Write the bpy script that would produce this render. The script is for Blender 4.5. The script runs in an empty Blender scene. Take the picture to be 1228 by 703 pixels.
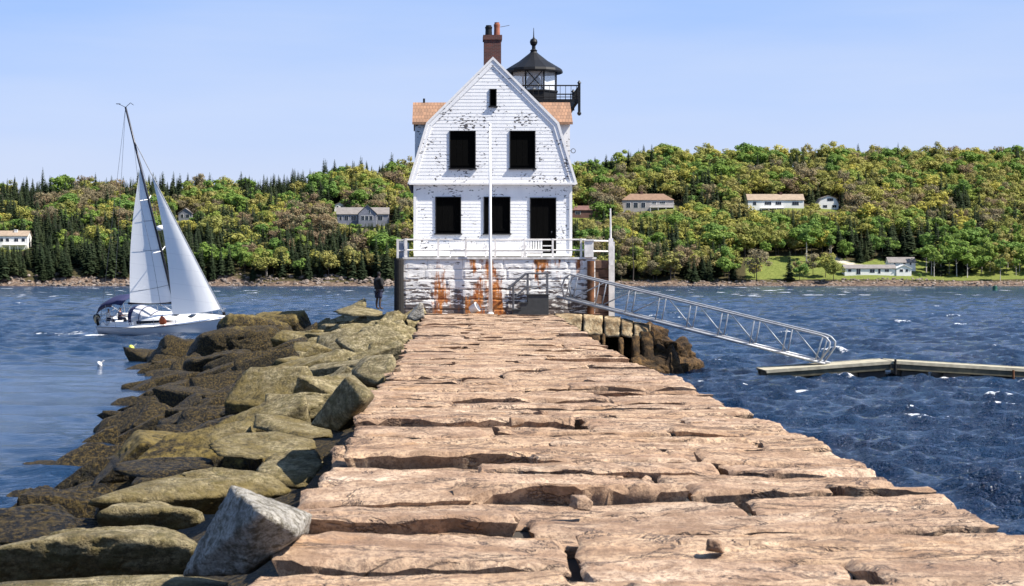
import bpy, bmesh, math, random
import numpy as np
from mathutils import Vector, Matrix

random.seed(7)
RNG = np.random.default_rng(7)
S = bpy.context.scene
COL = S.collection
R = math.radians
F, VX, VY, H = 2200.0, 534.0, 333.0, 1.75     # lens in photo pixels, vanishing point, eye height over the path
WZ = -2.6                                      # water level under the path's top


def fx(px, Y): return (px - VX) * Y / F
def fz(py, Y): return H - (py - VY) * Y / F
def at(px, py, Y): return Vector((fx(px, Y), Y, fz(py, Y)))


# ------------------------------------------------------------------ noise
_perm = np.random.default_rng(3).random(65536)


def _h(ix, iy, iz, seed):
    n = (ix * 73856093) ^ (iy * 19349663) ^ (iz * 83492791) ^ (seed * 2654435)
    n = (n ^ (n >> 13)) * 1274126177
    return _perm[(n ^ (n >> 16)) & 65535]


def vn(p, seed=0):
    p = np.asarray(p, float)
    i = np.floor(p).astype(np.int64)
    f = p - i
    f = f * f * f * (f * (f * 6 - 15) + 10)
    r = 0
    for dx in (0, 1):
        wx = f[:, 0] if dx else 1 - f[:, 0]
        for dy in (0, 1):
            wy = f[:, 1] if dy else 1 - f[:, 1]
            for dz in (0, 1):
                wz = f[:, 2] if dz else 1 - f[:, 2]
                r = r + wx * wy * wz * _h(i[:, 0] + dx, i[:, 1] + dy, i[:, 2] + dz, seed)
    return r * 2 - 1


def fbm(p, octv=4, seed=0, gain=.5):
    p = np.asarray(p, float)
    a, s, t = 1.0, 0, 0
    for o in range(octv):
        s = s + a * vn(p * (2.03 ** o) + 11.7 * o, seed + o)
        t += a
        a *= gain
    return s / t


# ------------------------------------------------------------------ mesh helpers
class MB:
    def __init__(s):
        s.v, s.f = [], []

    def poly(s, pts):
        n = len(s.v)
        s.v += [tuple(p) for p in pts]
        s.f.append(tuple(range(n, n + len(pts))))

    def add(s, vs, fs):
        n = len(s.v)
        s.v += [tuple(v) for v in vs]
        s.f += [tuple(i + n for i in f) for f in fs]
        return s

    def box(s, x0, x1, y0, y1, z0, z1):
        v = [(x0, y0, z0), (x1, y0, z0), (x1, y1, z0), (x0, y1, z0), (x0, y0, z1), (x1, y0, z1), (x1, y1, z1), (x0, y1, z1)]
        return s.add(v, [(3, 2, 1, 0), (4, 5, 6, 7), (0, 1, 5, 4), (1, 2, 6, 5), (2, 3, 7, 6), (3, 0, 4, 7)])

    def prism(s, prof, axis, a, b):
        """profile of 2D points extruded along axis 'x','y' or 'z' from a to b"""
        def P(p, t):
            return {'x': (t, p[0], p[1]), 'y': (p[0], t, p[1]), 'z': (p[0], p[1], t)}[axis]
        n = len(prof)
        vs = [P(p, a) for p in prof] + [P(p, b) for p in prof]
        fs = [tuple(range(n - 1, -1, -1)), tuple(range(n, 2 * n))]
        fs += [(i, (i + 1) % n, n + (i + 1) % n, n + i) for i in range(n)]
        return s.add(vs, fs)

    def tube(s, pts, r, n=8, r2=None):
        pts = [Vector(p) for p in pts]
        m = len(pts)
        vs, fs = [], []
        for i, p in enumerate(pts):
            d = (pts[min(i + 1, m - 1)] - pts[max(i - 1, 0)]).normalized()
            a = d.orthogonal() if i == 0 else (a - d * a.dot(d))
            a.normalize()
            b = d.cross(a)
            rr = r if r2 is None else r + (r2 - r) * i / (m - 1)
            for k in range(n):
                t = 2 * math.pi * k / n
                vs.append(p + (a * math.cos(t) + b * math.sin(t)) * rr)
        for i in range(m - 1):
            for k in range(n):
                fs.append((i * n + k, i * n + (k + 1) % n, (i + 1) * n + (k + 1) % n, (i + 1) * n + k))
        fs.append(tuple(range(n - 1, -1, -1)))
        fs.append(tuple((m - 1) * n + k for k in range(n)))
        return s.add(vs, fs)

    def lathe(s, prof, c, n=16, rot=0.0):
        vs, fs = [], []
        for (r, z) in prof:
            for k in range(n):
                t = 2 * math.pi * k / n + rot
                vs.append((c[0] + r * math.cos(t), c[1] + r * math.sin(t), c[2] + z))
        m = len(prof)
        for i in range(m - 1):
            for k in range(n):
                fs.append((i * n + k, i * n + (k + 1) % n, (i + 1) * n + (k + 1) % n, (i + 1) * n + k))
        fs.append(tuple(range(n - 1, -1, -1)))
        fs.append(tuple((m - 1) * n + k for k in range(n)))
        return s.add(vs, fs)

    def build(s, name, mat, parent=None, smooth=False, bevel=0, fixn=True):
        me = bpy.data.meshes.new(name)
        me.from_pydata(s.v, [], s.f)
        if fixn:
            bm = bmesh.new()
            bm.from_mesh(me)
            bmesh.ops.recalc_face_normals(bm, faces=bm.faces)
            bm.to_mesh(me)
            bm.free()
        if smooth:
            me.polygons.foreach_set('use_smooth', [True] * len(me.polygons))
        o = link(name, me, mat, parent)
        if bevel:
            m = o.modifiers.new('bevel', 'BEVEL')
            m.width = bevel
            m.segments = 2
            m.limit_method = 'ANGLE'
        return o


def link(name, me, mat=None, parent=None):
    o = bpy.data.objects.new(name, me)
    COL.objects.link(o)
    if mat is not None:
        me.materials.append(mat)
    if parent is not None:
        put(o, parent)
    return o


WM = {}


def put(o, parent):
    """parent o, keeping the place its coordinates say (every part is modelled in the thing's world place)"""
    o.parent = parent
    o.matrix_parent_inverse = WM.get(parent.name, Matrix.Identity(4)).inverted()
    WM[o.name] = Matrix.Identity(4)


def tag(o, label=None, cat=None, group=None, kind=None):
    if label: o['label'] = label
    if cat: o['category'] = cat
    if group: o['group'] = group
    if kind: o['kind'] = kind
    return o


def thing(name, loc, label, cat, group=None):
    o = bpy.data.objects.new(name, None)
    COL.objects.link(o)
    o.location = loc
    o.empty_display_size = .3
    WM[o.name] = Matrix.Translation(Vector(loc))
    return tag(o, label, cat, group)


def npmesh(name, V, Fq, smooth=True):
    me = bpy.data.meshes.new(name)
    V = np.asarray(V, np.float32)
    Fq = np.asarray(Fq, np.int32)
    me.vertices.add(len(V))
    me.vertices.foreach_set('co', V.ravel())
    k = Fq.shape[1]
    me.loops.add(Fq.size)
    me.loops.foreach_set('vertex_index', Fq.ravel())
    me.polygons.add(len(Fq))
    me.polygons.foreach_set('loop_start', np.arange(0, Fq.size, k, dtype=np.int32))
    me.polygons.foreach_set('loop_total', np.full(len(Fq), k, np.int32))
    me.polygons.foreach_set('use_smooth', np.full(len(Fq), smooth, bool))
    me.update(calc_edges=True)
    me.validate()
    return me


def gridfaces(nr, nc, off=0):
    i = np.arange(nr - 1)[:, None] * nc + np.arange(nc - 1)[None, :]
    i = i.ravel() + off
    return np.stack([i, i + 1, i + nc + 1, i + nc], 1)


# ------------------------------------------------------------------ materials
class NT:
    def __init__(s, name):
        s.m = bpy.data.materials.new(name)
        s.m.use_nodes = True
        s.t = s.m.node_tree
        s.b = s.t.nodes['Principled BSDF']
        s.out = s.t.nodes['Material Output']

    def n(s, kind, **kw):
        x = s.t.nodes.new(kind)
        for k, v in kw.items():
            setattr(x, k, v)
        return x

    def l(s, a, b): s.t.links.new(a, b)

    def coord(s, which='Object', scale=(1, 1, 1)):
        if which == 'World':
            c = s.n('ShaderNodeNewGeometry').outputs['Position']
        else:
            c = s.n('ShaderNodeTexCoord').outputs[which]
        mp = s.n('ShaderNodeMapping')
        mp.inputs['Scale'].default_value = scale
        s.l(c, mp.inputs['Vector'])
        return mp.outputs['Vector']

    def noise(s, vec, scale, detail=5, rough=.55, dist=0):
        x = s.n('ShaderNodeTexNoise')
        x.inputs['Scale'].default_value = scale
        x.inputs['Detail'].default_value = detail
        x.inputs['Roughness'].default_value = rough
        x.inputs['Distortion'].default_value = dist
        s.l(vec, x.inputs['Vector'])
        return x.outputs['Fac']

    def ramp(s, fac, stops, interp='LINEAR'):
        x = s.n('ShaderNodeValToRGB')
        x.color_ramp.interpolation = interp
        e = x.color_ramp.elements
        while len(e) < len(stops): e.new(.5)
        for i, (p, c) in enumerate(stops):
            e[i].position = p
            e[i].color = (*c, 1) if len(c) == 3 else c
        s.l(fac, x.inputs['Fac'])
        return x.outputs['Color']

    def mix(s, fac, a, b, blend='MIX'):
        x = s.n('ShaderNodeMix', data_type='RGBA', blend_type=blend)
        for sock, v in ((x.inputs[0], fac), (x.inputs[6], a), (x.inputs[7], b)):
            if isinstance(v, (int, float)): sock.default_value = v
            elif isinstance(v, tuple): sock.default_value = (*v, 1)
            else: s.l(v, sock)
        return x.outputs[2]

    def math(s, op, a, b=0.0, c=None, clamp=False):
        x = s.n('ShaderNodeMath', operation=op, use_clamp=clamp)
        for i, v in enumerate((a, b) if c is None else (a, b, c)):
            if isinstance(v, (int, float)): x.inputs[i].default_value = v
            else: s.l(v, x.inputs[i])
        return x.outputs[0]

    def maprange(s, v, a, b, c=0.0, d=1.0):
        x = s.n('ShaderNodeMapRange')
        s.l(v, x.inputs[0])
        for i, q in enumerate((a, b, c, d)): x.inputs[i + 1].default_value = q
        return x.outputs[0]

    def sep(s, vec):
        x = s.n('ShaderNodeSeparateXYZ')
        s.l(vec, x.inputs[0])
        return x.outputs

    def bump(s, h, strength=.5, dist=.02):
        x = s.n('ShaderNodeBump')
        x.inputs['Strength'].default_value = strength
        x.inputs['Distance'].default_value = dist
        s.l(h, x.inputs['Height'])
        s.l(x.outputs[0], s.b.inputs['Normal'])

    def base(s, c, rough=.7, metal=0.0, spec=None):
        if isinstance(c, tuple): s.b.inputs['Base Color'].default_value = (*c, 1)
        else: s.l(c, s.b.inputs['Base Color'])
        if isinstance(rough, (int, float)): s.b.inputs['Roughness'].default_value = rough
        else: s.l(rough, s.b.inputs['Roughness'])
        s.b.inputs['Metallic'].default_value = metal
        if spec is not None: s.b.inputs['Specular IOR Level'].default_value = spec
        return s.m


def simple(name, c, rough=.6, metal=0.0, var=.25, scale=6.0, bump=0.0, spec=None):
    t = NT(name)
    n = t.noise(t.coord('Object'), scale, 6)
    c2 = tuple(x * (1 - var) for x in c)
    t.base(t.mix(t.maprange(n, .35, .65), c2, c), rough, metal, spec)
    if bump: t.bump(n, bump, .02)
    return t.m


def mat_paint():                                    # clapboard: white paint with chips down to grey wood
    t = NT('flaking_white_paint')
    w = t.coord('World')
    st = t.coord('World', (1, 1, 2.2))
    big = t.noise(t.coord('World', (1, 1, 1.3)), .8, 3)
    chip = t.noise(st, 5.5, 3, .6)
    lvl = t.math('ADD', chip, t.math('MULTIPLY', big, .62))
    m = t.maprange(lvl, .935, .96)
    dirt = t.noise(t.coord('World', (1, 1, .25)), 3.0, 5)
    white = t.mix(t.maprange(dirt, .3, .75), (.86, .86, .86), (.76, .76, .77))
    wood = t.mix(t.noise(w, 14, 3), (.035, .032, .035), (.12, .11, .11))
    t.base(t.mix(m, white, wood), .6)
    t.bump(t.noise(w, 30, 3), .25, .01)
    return t.m


def mat_foundation():                               # painted granite courses, flaked and rust-stained
    t = NT('rust_stained_painted_granite')
    st = t.coord('World', (.8, 1, 3.6))
    zs = t.sep(t.n('ShaderNodeNewGeometry').outputs['Position'])
    low = t.maprange(zs['Z'], 0.1, 2.6, .16, -.03)
    ch = t.noise(st, 2.6, 7, .62)
    lvl = t.math('ADD', ch, low)
    m = t.maprange(lvl, .58, .615)
    white = t.mix(t.noise(st, 1.3, 4), (.70, .68, .66), (.83, .82, .80))
    stone = t.mix(t.noise(st, 9, 4), (.03, .027, .03), (.20, .16, .15))
    c = t.mix(m, white, stone)
    # rust runs: patches stretched downwards
    vs = t.coord('World', (1.0, 1, .30))
    r1 = t.noise(vs, .85, 3, .5)
    r2 = t.noise(t.coord('World', (1, 1, .7)), 5, 5, .6)
    r3 = t.noise(t.coord('World', (5, 1, .45)), 1.6, 4, .6)
    rl = t.math('ADD', t.math('MULTIPLY', r1, .72), t.math('ADD', t.math('MULTIPLY', r2, .22), t.math('MULTIPLY', r3, .24)))
    rm = t.maprange(rl, .615, .675)
    rust = t.mix(t.maprange(r2, .35, .65), (.62, .24, .05), (.20, .05, .012))
    c = t.mix(rm, c, rust)
    t.base(c, .8)
    t.bump(t.noise(st, 7, 6, .65), .8, .03)
    return t.m


def mat_path():
    t = NT('weathered_pink_granite')
    w = t.coord('World')
    st = t.coord('World', (.6, 1.3, 1))
    a = t.noise(st, 1.5, 6, .6)
    g = t.noise(w, 24, 6, .74)
    c = t.ramp(a, [(.28, (.24, .155, .105)), (.42, (.36, .255, .175)), (.56, (.46, .35, .25)), (.75, (.56, .46, .355))])
    at_ = t.n('ShaderNodeAttribute', attribute_name='tone')
    c = t.mix(.8, c, t.ramp(at_.outputs['Fac'], [(0, (.80, .73, .70)), (.3, (1, .92, .86)), (.55, (1.05, .94, .82)), (.75, (1.1, 1.02, .95)), (1, (1.08, 1.03, 1.04))]), 'MULTIPLY')
    c = t.mix(t.maprange(g, .49, .56, 0, .72), c, (.15, .10, .075))
    md = t.noise(w, 2.6, 9, .70)
    c = t.mix(t.maprange(md, .46, .58, 0, .70), c, (.19, .118, .075))
    # lichen and orange wear
    o = t.noise(w, 1.1, 5, .6)
    c = t.mix(t.maprange(o, .60, .72, 0, .45), c, (.44, .24, .10))
    cr = t.noise(t.coord('World', (.7, 1.3, 1)), .9, 6, .62, .8)
    crk = t.math('ABSOLUTE', t.math('SUBTRACT', cr, .5))
    t.base(t.mix(t.maprange(crk, 0, .013, .8, 0), c, (.10, .07, .06)), .9, 0, .25)
    hgt = t.math('ADD', t.math('MULTIPLY', g, .35), t.math('ADD', t.noise(w, 9, 6, .65), t.maprange(crk, 0, .018, -.6, 0)))
    t.bump(hgt, 1.0, .03)
    return t.m


def mat_rock(name, pale=0.0, weed=0.0):
    """granite boulder: pale grey-tan, olive algae below, dark rockweed by the water (a tide zone: it follows the height)"""
    t = NT(name)
    pos = t.n('ShaderNodeNewGeometry')
    w = t.coord('World')
    z = t.sep(pos.outputs['Position'])['Z']
    nz = t.sep(pos.outputs['Normal'])['Z']
    n1 = t.noise(w, 1.1, 5, .6)
    n2 = t.noise(w, 6, 6, .68)
    n3 = t.noise(w, 15, 7, .72)
    st = t.noise(t.coord('World', (1, 1, 3)), 3, 6, .6)
    stone = t.mix(t.maprange(st, .36, .64), (.16, .12, .052), (.52, .435, .26))
    stone = t.mix(pale, stone, t.mix(t.maprange(n2, .3, .7), (.36, .35, .34), (.68, .66, .63)))
    stone = t.mix(t.maprange(n3, .46, .59, 0, .78), stone, (.07, .058, .03))
    stone = t.mix(t.maprange(t.noise(w, 55, 3, .7), .46, .6, 0, .5), stone, (.08, .065, .035))
    stone = t.mix(t.maprange(n2, .42, .66, 0, .8 * (1 - pale)), stone, (.10, .082, .026))
    algae = t.mix(t.maprange(n2, .35, .65), (.035, .028, .010), (.21, .15, .04))
    kelp = t.mix(t.maprange(n3, .47, .62), (.006, .005, .003), (.13, .088, .026))
    kelp = t.mix(t.maprange(n2, .54, .66, 0, .7), kelp, (.105, .075, .018))
    zz = t.math('ADD', z, t.math('MULTIPLY', t.math('SUBTRACT', n1, .5), 1.9))
    zz = t.math('ADD', zz, t.math('MULTIPLY', t.math('SUBTRACT', n2, .5), 1.0))
    f1 = t.maprange(zz, -.45 - 1.6 * pale + weed * .9, -1.15 - 1.6 * pale + weed * .9)
    f2 = t.maprange(zz, -1.15 + weed * 1.0, -1.5 + weed * 1.0)
    c = t.mix(f1, stone, algae)
    c = t.mix(f2, c, kelp)
    t.base(c, t.maprange(f2, 0, 1, .88, .62), 0, .3)
    hh = t.math('ADD', t.math('MULTIPLY', n2, 1.0), t.math('MULTIPLY', n3, t.maprange(f2, 0, 1, .5, 1.6)))
    t.bump(hh, 1.0, .10)
    return t.m


def mat_shingle(name, a, b):
    t = NT(name)
    g = t.n('ShaderNodeTexBrick')
    g.offset = .5
    g.inputs['Scale'].default_value = 1.0
    g.inputs['Brick Width'].default_value = .16
    g.inputs['Row Height'].default_value = .2
    g.inputs['Mortar Size'].default_value = .008
    g.inputs['Color1'].default_value = (*a, 1)
    g.inputs['Color2'].default_value = (*b, 1)
    g.inputs['Mortar'].default_value = (.05, .03, .02, 1)
    c = t.n('ShaderNodeTexCoord')
    sx = t.sep(c.outputs['Object'])
    cb = t.n('ShaderNodeCombineXYZ')
    t.l(t.math('ADD', sx['X'], t.math('MULTIPLY', sx['Y'], .001)), cb.inputs[0])
    t.l(sx['Z'], cb.inputs[1])
    t.l(cb.outputs[0], g.inputs['Vector'])
    n = t.noise(t.coord('Object'), 4, 4)
    t.base(t.mix(t.maprange(n, .3, .7, 0, .6), g.outputs['Color'], tuple(x * .55 for x in a)), .85)
    t.bump(g.outputs['Fac'], -.6, .02)
    return t.m


def mat_brick():
    t = NT('dark_red_brick')
    g = t.n('ShaderNodeTexBrick')
    g.inputs['Scale'].default_value = 1.0
    g.inputs['Brick Width'].default_value = .22
    g.inputs['Row Height'].default_value = .075
    g.inputs['Mortar Size'].default_value = .008
    g.inputs['Color1'].default_value = (.13, .04, .03, 1)
    g.inputs['Color2'].default_value = (.07, .025, .022, 1)
    g.inputs['Mortar'].default_value = (.10, .085, .08, 1)
    c = t.n('ShaderNodeTexCoord')
    sx = t.sep(c.outputs['Object'])
    cb = t.n('ShaderNodeCombineXYZ')
    t.l(t.math('ADD', sx['X'], sx['Y']), cb.inputs[0])
    t.l(sx['Z'], cb.inputs[1])
    t.l(cb.outputs[0], g.inputs['Vector'])
    t.base(g.outputs['Color'], .9)
    t.bump(g.outputs['Fac'], -.5, .01)
    return t.m


def mat_water():
    t = NT('sea_water')
    fo = t.n('ShaderNodeAttribute', attribute_name='foam').outputs['Fac']
    w = t.coord('World')
    d = t.noise(t.coord('World', (1, 1.6, 1)), 3.2, 4, .6)
    lace = t.noise(w, 3.2, 8, .74)
    fm = t.maprange(t.math('ADD', fo, t.math('MULTIPLY', t.math('SUBTRACT', lace, .5), 2.0)), .50, .66)
    deep = t.mix(t.maprange(t.noise(w, .05, 3), .35, .65), (.004, .018, .048), (.007, .028, .070))
    t.base(t.mix(fm, deep, (.78, .80, .82)), t.maprange(fm, 0, 1, .10, .8))
    t.b.inputs['IOR'].default_value = 1.33
    ca = t.n('ShaderNodeAttribute', attribute_name='calm').outputs['Fac']
    hh = t.math('ADD', d, t.math('MULTIPLY', t.noise(t.coord('World', (1, 1.5, 1)), 9, 4), .5))
    t.bump(t.math('MULTIPLY', hh, t.maprange(ca, 0, 1, 1.0, .10)), .9, .26)
    return t.m


def mat_leaf(name, stops, trans=.35):
    t = NT(name)
    oi = t.n('ShaderNodeObjectInfo').outputs['Random']
    c = t.ramp(oi, stops)
    n = t.noise(t.coord('Object'), .55, 3)
    c = t.mix(.75, c, t.ramp(n, [(.3, (1.42, 1.38, 1.45)), (.7, (2.2, 2.15, 2.25))]), 'MULTIPLY')
    t.base(c, .75, 0, .2)
    tr = t.n('ShaderNodeBsdfTranslucent')
    t.l(c, tr.inputs['Color'])
    mx = t.n('ShaderNodeMixShader')
    mx.inputs[0].default_value = trans
    t.l(t.b.outputs[0], mx.inputs[1])
    t.l(tr.outputs[0], mx.inputs[2])
    t.l(mx.outputs[0], t.out.inputs['Surface'])
    return t.m


def mat_ground():
    t = NT('hillside_ground')
    a = t.n('ShaderNodeAttribute', attribute_name='lawn').outputs['Fac']
    z = t.sep(t.n('ShaderNodeNewGeometry').outputs['Position'])['Z']
    w = t.coord('World')
    n = t.noise(w, .09, 5)
    n2 = t.noise(w, .5, 5, .65)
    floor_ = t.mix(n, (.035, .030, .016), (.075, .065, .030))
    lawn = t.mix(t.maprange(n2, .3, .7), (.10, .13, .028), (.17, .19, .05))
    c = t.mix(t.maprange(t.math('ADD', a, t.math('MULTIPLY', t.math('SUBTRACT', n2, .5), .5)), .4, .6), floor_, lawn)
    rock = t.ramp(n2, [(.3, (.04, .03, .025)), (.5, (.12, .085, .065)), (.7, (.30, .23, .18))])
    bk = t.n('ShaderNodeAttribute', attribute_name='bank').outputs['Fac']
    c = t.mix(bk, c, rock)
    pth = t.n('ShaderNodeAttribute', attribute_name='drive').outputs['Fac']
    c = t.mix(pth, c, (.50, .44, .36))
    t.base(c, .95, 0, .1)
    t.bump(n2, 1.0, .8)
    return t.m


M = {}
M['paint'] = mat_paint()
M['found'] = mat_foundation()
M['path'] = mat_path()
M['rock'] = mat_rock('boulder_granite')
M['rock_pale'] = mat_rock('pale_boulder_granite', pale=.8)
M['rock_cap'] = mat_rock('capstone_granite', pale=.05, weed=-.75)
M['rock_weed'] = mat_rock('rockweed_boulder', weed=1.0)
M['white'] = simple('white_trim_paint', (.82, .81, .80), .5, var=.12)
M['white_rail'] = simple('white_rail_paint', (.78, .75, .72), .55, var=.3, scale=3)
M['black'] = simple('black_board', (.002, .002, .002), .95, var=.4, spec=.08)
M['blackmetal'] = simple('black_painted_iron', (.010, .010, .011), .5, var=.3, spec=.3)
M['tar'] = simple('tarred_timber', (.012, .011, .011), .85, var=.5, bump=.5)
M['bluegrey'] = simple('bluegrey_board', (.20, .24, .33), .7)
M['cedar'] = mat_shingle('cedar_shingle', (.36, .20, .12), (.22, .13, .085))
M['roof'] = mat_shingle('grey_roof_shingle', (.20, .17, .15), (.14, .12, .11))
M['brick'] = mat_brick()
M['clay'] = simple('clay_pot', (.30, .10, .055), .8)
M['greypaint'] = simple('dark_grey_step_paint', (.035, .038, .040), .6, var=.3)
M['steelrail'] = simple('grey_handrail_steel', (.10, .105, .12), .5, var=.3)
M['alu'] = simple('weathered_aluminium', (.40, .41, .43), .5, .25, var=.3)
M['alu_dark'] = simple('gangway_deck_grating', (.12, .125, .14), .6, .3, var=.3)
M['timber'] = simple('weathered_dock_timber', (.46, .42, .31), .85, var=.35, scale=3)
M['dockside'] = simple('dark_wet_dock_timber', (.10, .09, .055), .7, var=.5, scale=3)
M['float'] = simple('black_dock_float', (.012, .012, .014), .5)
M['browngranite'] = simple('brown_bare_granite', (.22, .13, .09), .9, var=.6, scale=2.5, bump=.8)
M['rustpipe'] = simple('rusted_pipe', (.20, .075, .025), .85, var=.85, scale=1.6, bump=.5)
M['ground'] = mat_ground()
M['water'] = mat_water()
M['bark'] = simple('tree_bark', (.075, .06, .05), .9, var=.4)
M['birchbark'] = simple('birch_bark', (.55, .51, .46), .85, var=.45, scale=3)
M['needle'] = mat_leaf('spruce_needles', [(0, (.014, .024, .010)), (.5, (.022, .034, .015)), (1, (.034, .046, .018))])
M['leafgreen'] = mat_leaf('bright_spring_leaves', [(0, (.11, .17, .03)), (.5, (.09, .155, .035)), (1, (.16, .20, .04))])
M['leafyellow'] = mat_leaf('yellow_spring_leaves', [(0, (.27, .25, .05)), (.25, (.16, .17, .045)), (.5, (.21, .21, .05)), (.75, (.19, .17, .06)), (1, (.13, .15, .035))])
M['leafbrown'] = mat_leaf('russet_budding_twigs', [(0, (.13, .11, .065)), (.4, (.16, .145, .08)), (.7, (.17, .13, .07)), (1, (.13, .10, .06))])

# ------------------------------------------------------------------ the sea
def build_water():
    rows = [9.0]
    while rows[-1] < 1010: rows.append(rows[-1] * 1.0042 + .012)
    Y = np.array(rows)
    u = np.linspace(-1, 1, 820)
    u = np.sign(u) * np.abs(u) ** 1.12
    X = u[None, :] * (Y[:, None] * .36 + 16) + Y[:, None] * .04
    YY = np.repeat(Y[:, None], len(u), 1)
    x, y = X.ravel(), YY.ravel()
    cell = np.maximum(y * .0042, (y * .72 + 32) / 820)
    z = np.zeros_like(x)
    dx = np.zeros_like(x)
    dy = np.zeros_like(x)
    rg = np.random.default_rng(21)
    calm = np.clip(1 / (1 + np.exp((x + 8.5) / 1.2)) * 1 / (1 + np.exp((y - 104) / 7)), 0, 1)      # the lee side of the breakwater
    for i in range(96):
        L = .6 * (6.5 / .6) ** (rg.random() ** 1.25)
        th = R(-118) + rg.normal() * R(30)
        A = .0122 * L ** .45 * (.6 + .8 * rg.random())
        k = 2 * math.pi / L
        ph = rg.random() * 6.283
        arg = k * (x * math.cos(th) + y * math.sin(th)) + ph
        lod = np.clip((L / cell - 1.7) / 1.6, 0, 1)
        cf = 1 - calm * (.95 if L < 4 else .9)
        amp = A * lod * cf
        z += amp * np.sin(arg)
        dx += amp * math.cos(th) * np.cos(arg) * .6
        dy += amp * math.sin(th) * np.cos(arg) * .6
    # the lee side keeps long low swells parallel to the shore
    for L, th, A, ph in ((3.4, -95, .022, 0), (5.3, -86, .03, 1.7), (2.1, -99, .011, 3.0)):
        arg = 2 * math.pi / L * (x * math.cos(R(th)) + y * math.sin(R(th))) + ph + fbm(np.stack([x * .08, y * .08, 0 * x], 1), 2, 5) * 2.5
        z += calm * A * np.sin(arg)
    P = np.stack([x, y, 0 * x], 1)
    patch = fbm(P * np.array([.045, .03, 1]), 3, 40)
    br = fbm(P * np.array([.35, .8, 1]), 3, 41)
    hz = z / .105
    foam = np.clip((hz - 2.0) * .42 + patch * .9 + br * .6 - .20, 0, .62) * (1 - calm)
    far = np.clip((y - 230) / 250, 0, 1)
    sp = fbm(P * np.array([.22, .07, 1]), 2, 44)
    foam = np.maximum(foam, far * np.clip((sp - .46) * 3.2, 0, .72))
    def blob(px, py, rx, ry, a=1.0):
        yy = (H - WZ) * F / (py - VY)
        xx = fx(px, yy)
        return a * np.exp(-(((x - xx) / rx) ** 2 + ((y - yy) / ry) ** 2))
    for b in ((1100, 446, 1.6, .35, .8), (960, 450, 1.5, .3, .75), (1150, 453, 1.1, 1.0), (1185, 449, .9, .8), (908, 464, .55, 1.0), (960, 471, .3, .5, .9), (832, 432, 1.0, 1.6, 1.1), (822, 441, .7, 1.2, .9),
              (1012, 384, .8, 2.5, .8), (1100, 392, .9, 2.0, .85), (1065, 417, .6, 1.4, .8), (1130, 455, .6, .7, .8),
              (105, 402, 2.2, 1.4, .9), (86, 400, 1.6, 1.3, .7), (60, 401, 1.8, 1.3, .6), (245, 403, 3.0, .9, .75), (30, 400, 2, 1.2, .5)):
        foam = np.maximum(foam, np.minimum(blob(*b) * 1.15 + br * .6 * (blob(*b) > .1), .85))
    V = np.stack([x + dx, y + dy, WZ + z], 1)
    me = npmesh('water', V, gridfaces(len(Y), len(u)))
    a = me.attributes.new('foam', 'FLOAT', 'POINT')
    a.data.foreach_set('value', foam.astype(np.float32))
    a = me.attributes.new('calm', 'FLOAT', 'POINT')
    a.data.foreach_set('value', calm.astype(np.float32))
    o = link('water', me, M['water'])
    tag(o, kind='structure')
    # the sea bed: one sheet to the horizon under water and land
    b = MB()
    b.poly([(-6000, -3000, -4.6), (6000, -3000, -4.6), (6000, 9000, -4.6), (-6000, 9000, -4.6)])
    tag(b.build('sea', M['deepsea'], fixn=False), kind='structure')


M['deepsea'] = simple('deep_sea', (.006, .024, .06), .2, var=.2, scale=.05)
build_water()

# ------------------------------------------------------------------ the far shore
SHORE = 950.0
SKYX = np.array([-700, 0, 100, 200, 300, 360, 400, 440, 500, 690, 730, 780, 850, 900, 950, 1000, 1100, 1150, 1228, 1900])
SKYY = np.array([216, 214, 213, 209, 210, 205, 197, 192, 190, 194, 186, 175, 171, 170, 174, 173, 174, 176, 173, 176])
DEP = 260.0


def terr(x, y):
    """ground height of the wooded hill and its pieces"""
    px = VX + x * F / 1180.0
    sky = np.interp(px, SKYX, SKYY)
    ridge = (VY - (sky + 27)) / F * (SHORE + DEP) + H
    P = np.stack([x / 45.0, y / 45.0, 0 * x], 1)
    n = fbm(P, 3, 60)
    s = y - SHORE - 6 * fbm(np.stack([x / 60, 0 * x, 0 * x], 1), 2, 61)
    cliff = np.clip((470 - px) / 120, 0, 1) * (3.2 + 2.2 * fbm(np.stack([x / 14, 0 * x, 0 * x], 1), 2, 62))
    z = np.interp(s, [-30, 0, 16], [-4.4, -3.0, .9])
    z = z + cliff * np.clip((s - 8) / 7, 0, 1)
    t = np.clip((s - 16) / (DEP - 16), 0, 1.0)
    z = z + (ridge - z) * np.where(s > 16, t ** 1.08, 0) + n * np.clip(s / 60, 0, 1) * 3.0
    z = z - np.clip(s - DEP, 0, None) * .06
    return z, s


def terr1(x, y):
    z, s = terr(np.array([x]), np.array([float(y)]))
    return float(z[0])


def ground_at(px, py):
    """where the hill shows at that spot of the photo"""
    ys = np.linspace(SHORE + 5, SHORE + DEP, 600)
    z, s = terr(fx(px, ys), ys)
    k = np.argmax(z >= fz(py, ys))
    return float(fx(px, ys[k])), float(ys[k]), float(z[k])


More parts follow.
